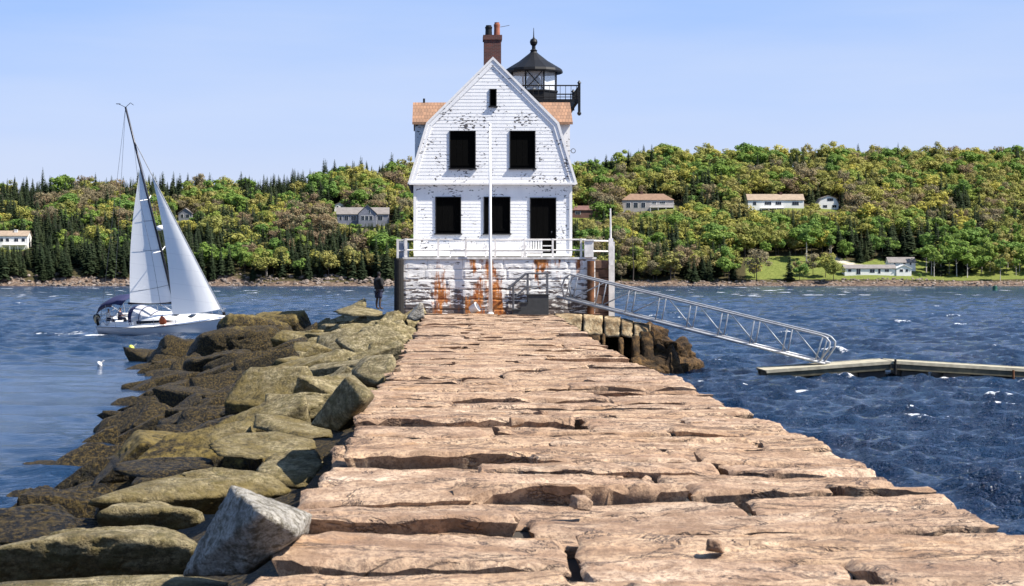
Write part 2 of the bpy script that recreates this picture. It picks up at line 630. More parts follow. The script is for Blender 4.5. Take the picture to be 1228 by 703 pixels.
def build_hill():
    xs = np.linspace(-520, 640, 390)
    ys = np.concatenate([np.linspace(SHORE - 35, SHORE + 40, 60), np.linspace(SHORE + 43, SHORE + 420, 110), np.linspace(SHORE + 480, 2600, 10)])
    X, Y = np.meshgrid(xs, ys)
    x, y = X.ravel(), Y.ravel()
    z, s = terr(x, y)
    bank = (s < 11 + 3 * fbm(np.stack([x / 9, y / 9, 0 * x], 1), 2, 66)).astype(float)
    z = z + bank * .9 * fbm(np.stack([x / 4, y / 4, 0 * x], 1), 3, 67)
    px = VX + x * F / y
    lawn = ((s > 15) & (s < 62) & (px > 885)).astype(float) * np.clip((px - 885) / 20, 0, 1)
    for (hx, hy, w, d) in LAWNS:
        lawn = np.maximum(lawn, np.exp(-(((x - hx) / w) ** 4 + ((y - hy) / d) ** 4)))
    me = npmesh('hill', np.stack([x, y, z], 1), gridfaces(len(ys), len(xs)))
    g0, g1 = ground_at(1000, 310), ground_at(1036, 321)
    t = np.clip(((x - g0[0]) * (g1[0] - g0[0]) + (y - g0[1]) * (g1[1] - g0[1])) / ((g1[0] - g0[0]) ** 2 + (g1[1] - g0[1]) ** 2), 0, 1)
    dd = np.hypot(x - g0[0] - t * (g1[0] - g0[0]), y - g0[1] - t * (g1[1] - g0[1]))
    for nm, v in (('lawn', lawn), ('bank', bank), ('drive', (dd < 3.2).astype(float))):
        a = me.attributes.new(nm, 'FLOAT', 'POINT')
        a.data.foreach_set('value', v.astype(np.float32))
    tag(link('hill', me, M['ground']), kind='structure')


# --- houses on the hill
M['hwhite'] = simple('white_house_siding', (.80, .79, .76), .7, var=.1, scale=.5)
M['hgrey'] = simple('grey_house_shingle', (.22, .23, .28), .8, var=.3, scale=.8)
M['htan'] = simple('tan_house_siding', (.36, .33, .32), .8, var=.2, scale=.5)
M['hbrown'] = simple('brown_house_siding', (.17, .085, .07), .8, var=.3, scale=.5)
M['roofgrey'] = simple('grey_asphalt_roof', (.22, .20, .19), .9, var=.25, scale=.6)
M['roofbrown'] = simple('brown_asphalt_roof', (.24, .15, .10), .9, var=.25, scale=.6)
M['rooftan'] = simple('tan_asphalt_roof', (.34, .26, .19), .9, var=.25, scale=.6)
M['pane'] = simple('dark_window_pane', (.015, .02, .03), .15, var=.3)
HOUSES, LAWNS = [], []


def far_house(name, x0, x1, ytop, yeave, ybase, wall, roof, label, cat='house', style='hip', wins=(), depth=9, tall=0.0, extra=None):
    """house seen at photo columns x0..x1; wins are (x0,x1,y0,y1) openings in its front"""
    gx, gy, gz = ground_at((x0 + x1) / 2, ybase + tall)
    k = gy / F
    X0, X1 = fx(x0, gy), fx(x1, gy)
    Zb, Ze, Zr = fz(ybase, gy), fz(yeave, gy), fz(ytop, gy)
    t = thing(name, (gx, gy, Zb), label, cat)
    w = MB()
    yb = gy + depth
    ov = .45
    r = MB()
    if style == 'hip':
        w.box(X0, X1, gy, yb, Zb - 3, Ze)
        e, i = Ze + .02, min((X1 - X0) * .22, depth / 2)
        o = [(X0 - ov, gy - ov, e), (X1 + ov, gy - ov, e), (X1 + ov, yb + ov, e), (X0 - ov, yb + ov, e),
             (X0 + i, gy + depth / 2, Zr), (X1 - i, gy + depth / 2, Zr)]
        r.add(o, [(0, 1, 5, 4), (1, 2, 5), (2, 3, 4, 5), (3, 0, 4), (3, 2, 1, 0)])
    elif style == 'side':                            # ridge along the front
        w.prism([(gy, Zb - 3), (yb, Zb - 3), (yb, Ze), (gy + depth / 2, Zr - .1), (gy, Ze)], 'x', X0, X1)
        m = gy + depth / 2
        r.prism([(gy - ov, Ze - .2), (m, Zr), (yb + ov, Ze - .2), (yb + ov, Ze + .05), (m, Zr + .28), (gy - ov, Ze + .05)], 'x', X0 - ov, X1 + ov)
    elif style == 'gable':                           # gable end to the water
        m = (X0 + X1) / 2
        w.prism([(X0, Zb - 3), (X1, Zb - 3), (X1, Ze), (m, Zr - .1), (X0, Ze)], 'y', gy, yb)
        r.prism([(X0 - ov, Ze - .2), (m, Zr), (X1 + ov, Ze - .2), (X1 + ov, Ze + .05), (m, Zr + .28), (X0 - ov, Ze + .05)], 'y', gy - ov, yb + ov)
    elif style == 'gambrel':
        m, q = (X0 + X1) / 2, (X1 - X0) * .2
        zk = Ze + (Zr - Ze) * .68
        w.prism([(X0, Zb - 3), (X1, Zb - 3), (X1, Ze), (X1 - q * .8, zk), (m, Zr - .1), (X0 + q * .8, zk), (X0, Ze)], 'y', gy, yb)
        r.prism([(X0 - .3, Ze - .1), (X0 + q * .8 - .05, zk + .05), (m, Zr), (X1 - q * .8 + .05, zk + .05), (X1 + .3, Ze - .1), (X1 + .55, Ze),
                 (X1 - q * .8 + .2, zk + .3), (m, Zr + .3), (X0 + q * .8 - .2, zk + .3), (X0 - .55, Ze)], 'y', gy - ov, yb + ov)
    w.build('wall', wall, t)
    r.build('roof', roof, t)
    for (a, b, c, d) in wins:
        wx0, wx1, z1, z0 = fx(a, gy), fx(b, gy), fz(c, gy), fz(d, gy)
        f = MB()
        f.box(wx0 - .14, wx1 + .14, gy - .06, gy + .02, z0 - .14, z1 + .14)
        fo = f.build('window', M['hwhite'], t)
        p = MB()
        n = max(1, round((wx1 - wx0) / 1.3))
        for q in range(n):
            s = (wx1 - wx0) / n
            p.box(wx0 + q * s + .05, wx0 + (q + 1) * s - .05, gy - .10, gy - .05, z0, z1)
        p.build('pane', M['pane'], fo)
    if extra: extra(t, gy)
    HOUSES.append((x0, x1, ytop, ybase, gy))
    LAWNS.append((gx, gy - 1, (X1 - X0) / 2 + 3, 9))
    return t


def chimney_on(px0, px1, py0, py1, dy=4, mat='hwhite'):
    def f(t, gy):
        b = MB()
        y = gy + dy
        b.box(fx(px0, y), fx(px1, y), y, y + 1, fz(py1, y), fz(py0, y))
        b.box(fx(px0, y) - .1, fx(px1, y) + .1, y - .1, y + 1.1, fz(py0, y) + .002, fz(py0, y) + .3)
        b.build('chimney', M[mat], t)
    return f


def deck_on(px0, px1, py0, py1, d=2.5, mat='hwhite', posts=True):
    def f(t, gy):
        b = MB()
        y0, y1 = gy - d, gy - .08
        z0, z1 = fz(py1, gy), fz(py0, gy)
        x0, x1 = fx(px0, gy), fx(px1, gy)
        b.box(x0, x1, y0, y1, z0, z0 + .2)
        b.box(x0, x1, y0, y0 + .06, z1 - .1, z1)
        n = max(4, int((x1 - x0) / .5))
        for i in range(n + 1):
            xx = x0 + (x1 - x0 - .06) * i / n
            b.box(xx, xx + .06, y0 + .003, y0 + .057, z0 + .2, z1 - .1)
        for i in range(4):
            xx = x0 + .1 + (x1 - x0 - .5) * i / 3
            b.box(xx, xx + .25, y0 + .1, y0 + .35, z0 - 4, z0)
        b.build('deck', M[mat], t)
    return f


def both(*fs):
    def f(t, gy):
        for g in fs: g(t, gy)
    return f


far_house('white_house', -40, 33, 277, 283, 294, M['hwhite'], M['rooftan'], 'long white house with balcony and chimney above the rocky bank at the left edge', 'house', 'side',
          [(-20, -12, 286, 291), (0, 4, 286, 290), (7, 11, 286, 290), (17, 22, 286, 290), (26, 30, 286, 290)], 10, 4,
          both(chimney_on(17, 21, 276, 281, 3), deck_on(3, 32, 290, 294)))
far_house('shingle_house', 404, 466, 249, 257, 266, M['hgrey'], M['roofgrey'], 'rambling grey shingle house with decks, in the trees above the grey rock bank', 'house', 'side',
          [(407, 410, 259, 264), (413, 418, 259, 264), (421, 427, 259, 264), (453, 459, 259, 264)], 9, 5,
          both(deck_on(404, 452, 265, 270, 3, 'hgrey')))
far_house('gabled_wing', 430, 451, 246, 256, 266, M['hgrey'], M['roofgrey'], 'tall grey gabled wing with a row of windows, joined to the shingle house', 'house', 'gable',
          [(433, 437, 259, 264), (438, 442, 259, 264), (443, 447, 259, 264), (442, 444, 252, 256)], 12, 8)
far_house('white_cottage', 401, 414, 243, 246, 253, M['hwhite'], M['roofgrey'], 'small white cottage with dark gap behind the grey shingle house roof', 'house', 'gable',
          [(404, 406, 247, 251), (409, 411, 247, 251)], 7, 0)
far_house('grey_cottage', 214, 230, 250, 256, 263, M['hgrey'], M['roofgrey'], 'small grey cottage in the trees just behind the sails', 'house', 'gable',
          [(217, 220, 257, 261), (223, 227, 257, 261)], 8, 2)
far_house('brown_house', 683, 717, 247, 252, 260, M['hbrown'], M['hbrown'], 'low dark red brown house just right of the lighthouse', 'house', 'side', [(690, 696, 254, 257)], 9, 2)
far_house('wide_house', 746, 808, 232, 240, 251, M['htan'], M['roofbrown'], 'wide house with brown hipped roof and columned porch right of the lighthouse', 'house', 'hip',
          [(751, 756, 243, 249), (760, 765, 243, 249), (769, 774, 243, 249), (782, 787, 242, 245), (791, 798, 242, 245)], 11, 2,
          both(deck_on(779, 808, 244, 249, 2.5), chimney_on(768, 771, 230, 234, 5, 'hbrown')))
far_house('white_ranch_house', 897, 964, 233, 240, 249, M['hwhite'], M['rooftan'], 'long white house with tan roof high on the hill above the lawn', 'house', 'side',
          [(903, 907, 242, 246), (917, 925, 242, 246), (930, 937, 242, 246), (950, 958, 242, 246)], 9, 1, both(chimney_on(935, 938, 231, 236, 4, 'brick'), deck_on(912, 940, 246, 250, 2.2)))
far_house('white_barn_house', 981, 1006, 235, 245, 251, M['hwhite'], M['roofgrey'], 'small white gambrel house standing alone beside the long white house', 'house', 'gambrel',
          [(992, 999, 238, 241), (987, 992, 246, 249), (998, 1003, 246, 249)], 9, 0)
far_house('shore_cottage', 1013, 1074, 318, 322, 329, M['hwhite'], M['roofgrey'], 'long low white cottage with grey roof on the lawn by the beach', 'house', 'side',
          [(1017, 1021, 323, 326), (1027, 1032, 322, 329), (1043, 1049, 323, 327), (1053, 1056, 322, 328), (1061, 1066, 323, 326)], 7, 1)
far_house('cottage_wing', 1075, 1093, 318, 322, 330, M['hwhite'], M['hwhite'], 'small white gabled cottage end at the right of the long shore cottage', 'house', 'gable',
          [(1079, 1083, 323, 326), (1086, 1089, 323, 326)], 6, 1)
far_house('two_storey_house', 1066, 1098, 309, 315, 325, M['hwhite'], M['roofgrey'], 'two storey white house with grey roof behind the shore cottage', 'house', 'side',
          [(1072, 1074, 315, 317), (1083, 1086, 315, 317), (1091, 1093, 315, 318)], 8, 0)
build_hill()


# --- trees: prototypes as meshes round the origin, a unit tree being its true size
def quadcloud(C, N, size, rg, asp=1.0, tilt=.55):
    """leaf clump faces at points C, facing roughly along N"""
    n = len(C)
    N = N + rg.normal(size=(n, 3)) * tilt * .55
    N /= np.linalg.norm(N, axis=1)[:, None]
    A = np.cross(N, rg.normal(size=(n, 3)))
    A /= np.linalg.norm(A, axis=1)[:, None]
    B = np.cross(N, A)
    s = (size * (.6 + .8 * rg.random(n)))[:, None]
    q = np.stack([C - A * s - B * s * asp * .6, C + A * s * .7 - B * s * asp, C + A * s + B * s * asp * .7, C - A * s * .6 + B * s * asp], 1)
    return q.reshape(-1, 3), np.arange(n * 4).reshape(-1, 4)


def crown_broad(seed, h, r, z0, lobes, per, leaf, fill=1.0):
    rg = np.random.default_rng(seed)
    C, N = [], []
    hz = (h - z0) / 2
    for i in range(lobes):
        t = rg.normal(size=3)
        t /= np.linalg.norm(t)
        t *= rg.random() ** .45
        lc = np.array([t[0] * r * .88, t[1] * r * .88, z0 + hz + t[2] * hz * .8])
        lr = r * (.26 + .24 * rg.random())
        d = rg.normal(size=(per, 3))
        d /= np.linalg.norm(d, axis=1)[:, None]
        k = (.55 + .5 * rg.random(per))[:, None]
        C.append(lc + d * lr * k * np.array([1, 1, .8]))
        N.append(d + np.array([0, 0, .35]))
    return quadcloud(np.concatenate(C), np.concatenate(N), leaf, rg)


def crown_spruce(seed, h, r, z0):
    rg = np.random.default_rng(seed)
    V, Fc = [], []
    n = 22
    for i in range(n):
        t = i / (n - 1)
        z = z0 + (h - z0) * t
        rad = r * (1 - t) ** .85 * (.8 + .35 * rg.random()) + .12
        m = max(4, int(11 * (1 - t) + 3))
        a0 = rg.random() * 6.28
        for k in range(m):
            a = a0 + 6.283 * k / m + rg.normal() * .15
            L = rad * (.7 + .5 * rg.random())
            dz = -L * (.25 + .25 * rg.random())
            w = .22 * L + .18
            ca, sa = math.cos(a), math.sin(a)
            p0 = (0, 0, z + .25)
            p1 = (ca * L * .55 - sa * w, sa * L * .55 + ca * w, z + dz * .45)
            p2 = (ca * L, sa * L, z + dz)
            p3 = (ca * L * .55 + sa * w, sa * L * .55 - ca * w, z + dz * .45 - .15)
            b = len(V)
            V += [p0, p1, p2, p3]
            Fc.append((b, b + 1, b + 2, b + 3))
    return np.array(V), np.array(Fc)


def trunk_mesh(name, seed, h, rad, limbs, spread, mat, lean=.02):
    rg = random.Random(seed)
    b = MB()
    lx, ly = rg.gauss(0, lean) * h, rg.gauss(0, lean) * h
    b.tube([(0, 0, -1.2), (lx * .3, ly * .3, h * .35), (lx, ly, h)], rad, 5, rad * .25)
    for i in range(limbs):
        t = .4 + .5 * i / max(1, limbs)
        a = rg.random() * 6.283
        L = spread * (.6 + .5 * rg.random())
        b.tube([(lx * t, ly * t, h * t), (lx * t + math.cos(a) * L * .5, ly * t + math.sin(a) * L * .5, h * t + L * .45),
                (lx * t + math.cos(a) * L, ly * t + math.sin(a) * L, h * t + L * .8)], rad * .4, 4, rad * .08)
    me = bpy.data.meshes.new(name)
    me.from_pydata(b.v, [], b.f)
    me.materials.append(mat)
    return me


def crown_mesh(name, vf, mat):
    me = npmesh(name, vf[0], vf[1], False)
    me.materials.append(mat)
    return me


KINDS = []      # (kind, crown mesh, trunk mesh, height, radius)
for sd, h, r in ((1, 15, 3.6), (2, 17, 3.9), (3, 13, 3.3), (4, 16, 3.2)):
    KINDS.append(('spruce', crown_mesh('spruce_crown', crown_spruce(sd, h, r, 1.6), M['needle']), trunk_mesh('spruce_trunk', sd, h * .96, .24, 0, 0, M['bark']), h, r))
for sd, h, r in ((11, 14, 5.2), (12, 16, 6.0), (13, 12, 4.4)):
    KINDS.append(('green', crown_mesh('leafy_crown', crown_broad(sd, h, r, 3.0, 17, 80, .36), M['leafgreen']), trunk_mesh('leafy_trunk', sd, h * .75, .26, 5, r * .6, M['bark']), h, r))
for sd, h, r in ((21, 14, 5.6), (22, 16, 6.4), (23, 12, 4.8), (24, 15, 5.0)):
    KINDS.append(('yellow', crown_mesh('leafy_crown', crown_broad(sd, h, r, 3.4, 17, 74, .35), M['leafyellow']), trunk_mesh('leafy_trunk', sd, h * .75, .26, 5, r * .6, M['bark']), h, r))
for sd, h, r in ((31, 15, 5.2), (32, 17, 5.6)):
    KINDS.append(('russet', crown_mesh('budding_crown', crown_broad(sd, h, r, 3.6, 16, 64, .29), M['leafbrown']), trunk_mesh('leafy_trunk', sd, h * .85, .22, 8, r * .8, M['bark']), h, r))
for sd, h, r in ((41, 15, 3.6), (42, 17, 4.0)):
    KINDS.append(('birch', crown_mesh('birch_crown', crown_broad(sd, h, r, 6.5, 14, 60, .30), M['leafgreen']), trunk_mesh('birch_trunk', sd, h * .8, .26, 4, r * .5, M['birchbark'], .05), h, r))
KI = {}
for i, k in enumerate(KINDS): KI.setdefault(k[0], []).append(i)

INFO = {'spruce': ('spruce_tree', 'dark spruce', 'spruces on the far shore'),
        'green': ('leafy_tree', 'bright green leafy tree', 'green leafy trees on the far shore'),
        'yellow': ('leafy_tree', 'yellow green leafy tree', 'yellow green trees on the far shore'),
        'russet': ('budding_tree', 'thin brownish tree still in bud', 'brown budding trees on the far shore'),
        'birch': ('birch_tree', 'green birch with pale trunk', 'pale trunked birches on the far shore')}
ZONES = [(-999, 40, 'below the white house at the left edge'), (40, 110, 'on the rocky bank left of the sailboat'), (110, 190, 'on the far bank beside the tall sail'),
         (190, 270, 'on the far bank just behind the jib'), (270, 345, 'above the brown beach between jib and rock bank'),
         (345, 415, 'above the grey rock bank below the shingle house'), (415, 500, 'above the grey rock bank beside the lighthouse'),
         (500, 790, 'on the shore just right of the lighthouse'), (790, 890, 'on the shore below the hip roofed house'),
         (890, 960, 'behind the beach below the long white house'), (960, 1040, 'beside the lawn left of the shore cottage'), (1040, 1105, 'right behind the white shore cottage'),
         (1105, 1160, 'by the beach right of the shore cottage'), (1160, 2000, 'by the beach at the right edge')]


def build_trees():
    rg = np.random.default_rng(5)
    pts = []
    sp = 6.6
    yy = SHORE + 11
    row = 0
    while yy < SHORE + DEP + 26:
        xx = -330 - (yy - SHORE) * .1
        while xx < 450 + (yy - SHORE) * .1:
            pts.append((xx + rg.uniform(-.45, .45) * sp + (row % 2) * sp / 2, yy + rg.uniform(-.45, .45) * sp))
            xx += sp
        yy += sp * .9
        row += 1
    P = np.array(pts)
    z, s = terr(P[:, 0], P[:, 1])
    mixn = fbm(np.stack([P[:, 0] / 38, P[:, 1] / 38, 0 * z], 1), 3, 80)
    mix2 = fbm(np.stack([P[:, 0] / 55, P[:, 1] / 55, 0 * z + 9], 1), 3, 90)
    out = []
    for i in range(len(P)):
        x, y = P[i]
        px = VX + x * F / y
        sl = s[i] / DEP
        left = 1 / (1 + math.exp((px - 560) / 130))
        # conifers: the left skyline and low left shore; broadleaves on the right
        pc = .25 + .27 * left + mixn[i] * 1.15
        if sl < .35: pc += .22 * left + .05
        if sl > .80: pc += .30 * left - .25 * (1 - left)
        if sl < .12 and px < 885: pc += .12
        u = rg.random()
        if u < pc: kind = 'spruce'
        else:
            v = rg.random() + mix2[i] * .85
            if v < .16: kind = 'green'
            elif v < .72 - .22 * left: kind = 'yellow'
            elif v < .78: kind = 'green'
            else: kind = 'russet'
            if px > 1050 and sl < .3 and rg.random() < .55: kind = 'birch'
            elif sl < .25 and rg.random() < .12: kind = 'birch'
        idx = KI[kind][int(rg.random() * len(KI[kind]))]
        sc = rg.uniform(.62, 1.0) + .38 * rg.random() ** 3
        if sl > .85: sc *= .95
        h = KINDS[idx][3] * sc
        ok = s[i] > 10
        top = VY - (z[i] + h - H) * F / y
        rad = KINDS[idx][4] * sc * F / y
        for (a, b, c, d, gy) in HOUSES:
            if a - rad * .6 < px < b + rad * .6:
                if y < gy + 13 and y > gy - 1.5: ok = False
                if y <= gy - 1.5 and top < d + 1:
                    nh = (VY - (d + 1)) * y / F + H - z[i]
                    if nh > 3.5: sc *= nh / h; h = nh; top = d + 1
                    else: ok = False
        if 885 < px and 13 < s[i] < (58 if px < 1110 else 24):
            ok = ok and (rg.random() < (.10 if px < 985 else .03))
            if px < 985 and kind == 'spruce': ok = False
        if ok: out.append((x, y, z[i], idx, sc, rg.random() * 6.283, px, s[i], h))
    # a few of the shore birches that stand free on the lawn
    for (px_, py_, kk, sc) in ((1160, 333, 'birch', .95), (1120, 332, 'birch', 1.0), (1128, 331, 'birch', .85), (955, 332, 'russet', .62), (990, 333, 'yellow', 1.0), (975, 331, 'russet', .9), (905, 333, 'yellow', .6)):
        g = ground_at(px_, py_)
        idx = KI[kk][0]
        out.append((g[0], g[1], g[2], idx, sc, 1.0 + px_, px_, 0, KINDS[idx][3] * sc))
    # nearest ones in view stand as trees of their own
    vis = [t for t in out if -15 < t[6] < 1240 and not (505 < t[6] < 680)]
    vis.sort(key=lambda t: t[7] - t[8] * 1.2)
    own = vis[:300]
    ids = set(id(t) for t in own)
    seen = {}
    for t in own:
        x, y, zz, idx, sc, rot, px, sl, h = t
        kind, cm, tm, hh, rr = KINDS[idx]
        nm, lab, grp = INFO[kind]
        zone = next(q[2] for q in ZONES if q[0] <= px < q[1])
        o = bpy.data.objects.new(nm, None)
        o.location = (x, y, zz - .2)
        o.rotation_euler = (0, 0, rot)
        wd = sc * (.85 + .6 * ((rot * 7.31) % 1))
        o.scale = (wd, wd, sc)
        COL.objects.link(o)
        tag(o, ('tall ' if sc > 1.05 else 'small ' if sc < .85 else '') + lab + ' ' + zone, 'tree', grp + ', ' + zone)
        for pn, me in (('crown', cm), ('trunk', tm)):
            c = bpy.data.objects.new(pn, me)
            COL.objects.link(c)
            c.parent = o
    rest = [t for t in out if id(t) not in ids]
    # the rest of the wood is one mass
    pc = bpy.data.collections.new('forest_trees')
    for i, (kind, cm, tm, hh, rr) in enumerate(KINDS):
        me = bpy.data.meshes.new('forest_tree')
        nv, nt = len(cm.vertices), len(tm.vertices)
        vs = [tuple(v.co) for v in cm.vertices] + [tuple(v.co) for v in tm.vertices]
        fs = [tuple(p.vertices) for p in cm.polygons] + [tuple(j + nv for j in p.vertices) for p in tm.polygons]
        me.from_pydata(vs, [], fs)
        me.materials.append(cm.materials[0])
        me.materials.append(tm.materials[0])
        me.polygons.foreach_set('material_index', [0] * len(cm.polygons) + [1] * len(tm.polygons))
        pc.objects.link(bpy.data.objects.new('forest_tree_%02d' % i, me))
    me = bpy.data.meshes.new('forest')
    me.from_pydata([(t[0], t[1], t[2] - .2) for t in rest], [], [])
    for nm, typ, vals in (('idx', 'INT', [t[3] for t in rest]), ('scl', 'FLOAT', [t[4] for t in rest]), ('rot', 'FLOAT', [t[5] for t in rest]), ('wid', 'FLOAT', [.85 + .6 * ((t[5] * 7.31) % 1) for t in rest])):
        a = me.attributes.new(nm, typ, 'POINT')
        a.data.foreach_set('value', vals)
    o = link('forest', me)
    tag(o, 'mixed spring wood of spruce and broadleaf trees covering the hill behind the shore trees', 'forest', kind='stuff')
    g = bpy.data.node_groups.new('forest', 'GeometryNodeTree')
    g.interface.new_socket('Geometry', in_out='INPUT', socket_type='NodeSocketGeometry')
    g.interface.new_socket('Geometry', in_out='OUTPUT', socket_type='NodeSocketGeometry')
    gi, go = g.nodes.new('NodeGroupInput'), g.nodes.new('NodeGroupOutput')
    iop, ci = g.nodes.new('GeometryNodeInstanceOnPoints'), g.nodes.new('GeometryNodeCollectionInfo')
    ci.inputs['Collection'].default_value = pc
    ci.inputs['Separate Children'].default_value = True
    ci.inputs['Reset Children'].default_value = True
    iop.inputs['Pick Instance'].default_value = True

    def na(name, typ):
        n = g.nodes.new('GeometryNodeInputNamedAttribute')
        n.data_type = typ
        n.inputs['Name'].default_value = name
        return n.outputs['Attribute']
    cx = g.nodes.new('ShaderNodeCombineXYZ')
    g.links.new(na('rot', 'FLOAT'), cx.inputs['Z'])
    g.links.new(gi.outputs[0], iop.inputs['Points'])
    g.links.new(ci.outputs[0], iop.inputs['Instance'])
    g.links.new(na('idx', 'INT'), iop.inputs['Instance Index'])
    g.links.new(cx.outputs[0], iop.inputs['Rotation'])
    sv = g.nodes.new('ShaderNodeCombineXYZ')
    mw_ = g.nodes.new('ShaderNodeMath')
    mw_.operation = 'MULTIPLY'
    sc_out = na('scl', 'FLOAT')
    g.links.new(sc_out, mw_.inputs[0])
    g.links.new(na('wid', 'FLOAT'), mw_.inputs[1])
    g.links.new(mw_.outputs[0], sv.inputs['X'])
    g.links.new(mw_.outputs[0], sv.inputs['Y'])
    g.links.new(sc_out, sv.inputs['Z'])
    g.links.new(sv.outputs[0], iop.inputs['Scale'])
    g.links.new(iop.outputs[0], go.inputs[0])
    m = o.modifiers.new('forest', 'NODES')
    m.node_group = g
    print('trees', len(own), len(rest))


build_trees()

# dead tree
def dead_tree():
    gx, gy, gz = ground_at(759, 338)
    t = thing('dead_tree', (gx, gy, gz), 'bare dark dead tree standing tall below the hip roofed house', 'tree')
    b = MB()
    top = fz(256, gy)
    b.tube([(gx, gy, gz - 1), (gx + .4, gy, gz + 8), (gx - .2, gy, gz + 18), (gx + .3, gy, top)], .35, 6, .10)
    b.build('trunk', M['bark'], t)
    rg = random.Random(4)
    c = MB()
    for i in range(9):
        z = top - 1 - i * 1.4
        a = rg.choice((0, 3.14)) + rg.gauss(0, .6)
        L = rg.uniform(1, 2.6)
        c.tube([(gx, gy, z), (gx + math.cos(a) * L, gy + math.sin(a) * L, z + L * .5)], .10, 4, .03)
    c.build('branch', M['bark'], t)


dead_tree()


# ------------------------------------------------------------------ rocks
_ico = {}


def ico(sub):
    if sub not in _ico:
        bm = bmesh.new()
        bmesh.ops.create_icosphere(bm, subdivisions=sub, radius=1)
        V = np.array([v.co[:] for v in bm.verts])
        Fc = np.array([[v.index for v in f.verts] for f in bm.faces])
        bm.free()
        _ico[sub] = (V / np.linalg.norm(V, axis=1)[:, None], Fc)
    return _ico[sub]


def soft_poly(planes, dims, sub, p, seed, namp, nscale, ridge=0.0):
    """rounded convex polytope: r(u) from planes n.x<=d in a frame scaled by dims (so long stones are sampled evenly)"""
    U, Fc = ico(sub)
    acc = 0
    for n, d in planes:
        acc = acc + (np.maximum(U @ np.asarray(n), 0) / d) ** p
    r = acc ** (-1 / p)
    V = U * r[:, None] * np.asarray(dims)
    o = seed * 13.7 % 97
    nz = fbm(V / nscale + o, 4, seed % 50) * namp
    nz += fbm(V / (nscale * .28) + o, 3, seed % 50 + 7) * namp * .28
    if ridge:
        q = V.copy()
        q[:, 2] *= 3.5
        nz -= ridge * np.clip(np.abs(fbm(q / nscale + o + 5, 3, seed % 50 + 3)) * -6 + 1, 0, 1)
    nz += (np.abs(vn(V / (nscale * .11) + o, seed % 50 + 9)) - .25) * namp * .22
    return V + U * nz[:, None], Fc


def rand_planes(rg):
    pl = []
    for ax in range(3):
        for sg in (-1, 1):
            n = np.zeros(3)
            n[ax] = sg
            n = n + rg.normal(size=3) * .17
            n /= np.linalg.norm(n)
            pl.append((n, .8 + .25 * rg.random()))
    for i in range(rg.integers(2, 5)):
        n = rg.normal(size=3)
        n /= np.linalg.norm(n)
        pl.append((n, .86 + .3 * rg.random()))
    return pl


def boulder(name, loc, dims, rot, seed, sub, mat, label, group=None, p=18, cat='boulder', namp=None):
    rg = np.random.default_rng(seed)
    m = min(dims)
    V, Fc = soft_poly(rand_planes(rg), dims, sub, p, seed, (namp or .10) * m + .015, m * 1.1 + .15, .05 * m)
    me = npmesh(name, V, Fc)
    o = link(name, me, mat)
    o.location = loc
    o.rotation_euler = rot
    return tag(o, label, cat, group)


def hull_rock(name, pts, seed, sub, mat, label, p=34, namp=.02, cat='boulder', group=None, nsc=.35):
    """a stone given by its corners"""
    P = np.array([tuple(q) for q in pts])
    c = P.mean(0)
    bm = bmesh.new()
    vs = [bm.verts.new(tuple(q - c)) for q in P]
    r = bmesh.ops.convex_hull(bm, input=vs)
    bmesh.ops.recalc_face_normals(bm, faces=bm.faces)
    pl = []
    for f in bm.faces:
        n = np.array(f.normal[:])
        d = float(np.dot(n, np.array(f.verts[0].co[:])))
        if d < 0: n, d = -n, -d
        if not any(np.dot(n, a) > .9995 for a, _ in pl): pl.append((n, max(d, .03)))
    bm.free()
    V, Fc = soft_poly(pl, (1, 1, 1), sub, p, seed, namp, nsc, namp * .6)
    me = npmesh(name, V, Fc)
    o = link(name, me, mat)
    o.location = tuple(c)
    return tag(o, label, cat, group)


PXL = -1.15


def shore_x(y): return np.interp(y, [0, 10, 37, 57, 75, 97, 104], [-5.3, -5.8, -7.7, -9.3, -11.4, -14.6, -10.8])


def mound_z(x, y):
    xs = shore_x(y)
    t = np.clip((PXL - x) / (PXL - xs), 0, 1.6)
    hi = np.interp(y, [0, 20, 60, 80, 100], [-.55, -.55, -.40, -.22, -.25])
    return hi + (WZ - .25 - hi) * t ** 1.15


def build_mound():
    ys = np.linspace(2, 112, 180)
    us = np.linspace(0, 1.5, 40)
    Y = np.repeat(ys[:, None], len(us), 1)
    X = PXL + .3 + us[None, :] * (shore_x(Y) - PXL)
    x, y = X.ravel(), Y.ravel()
    z = mound_z(x, y) - .50 + fbm(np.stack([x, y, 0 * x], 1) / 1.1, 3, 9) * .25 - np.clip(y - 101, 0, 20) * .4
    tag(link('rubble_ground', npmesh('rubble_ground', np.stack([x, y, z], 1), gridfaces(len(ys), len(us))), M['rock_weed']), kind='structure')


build_mound()

KEYS = []      # (x, y, r) kept clear of scattered stones
def key(*a): KEYS.append(a)


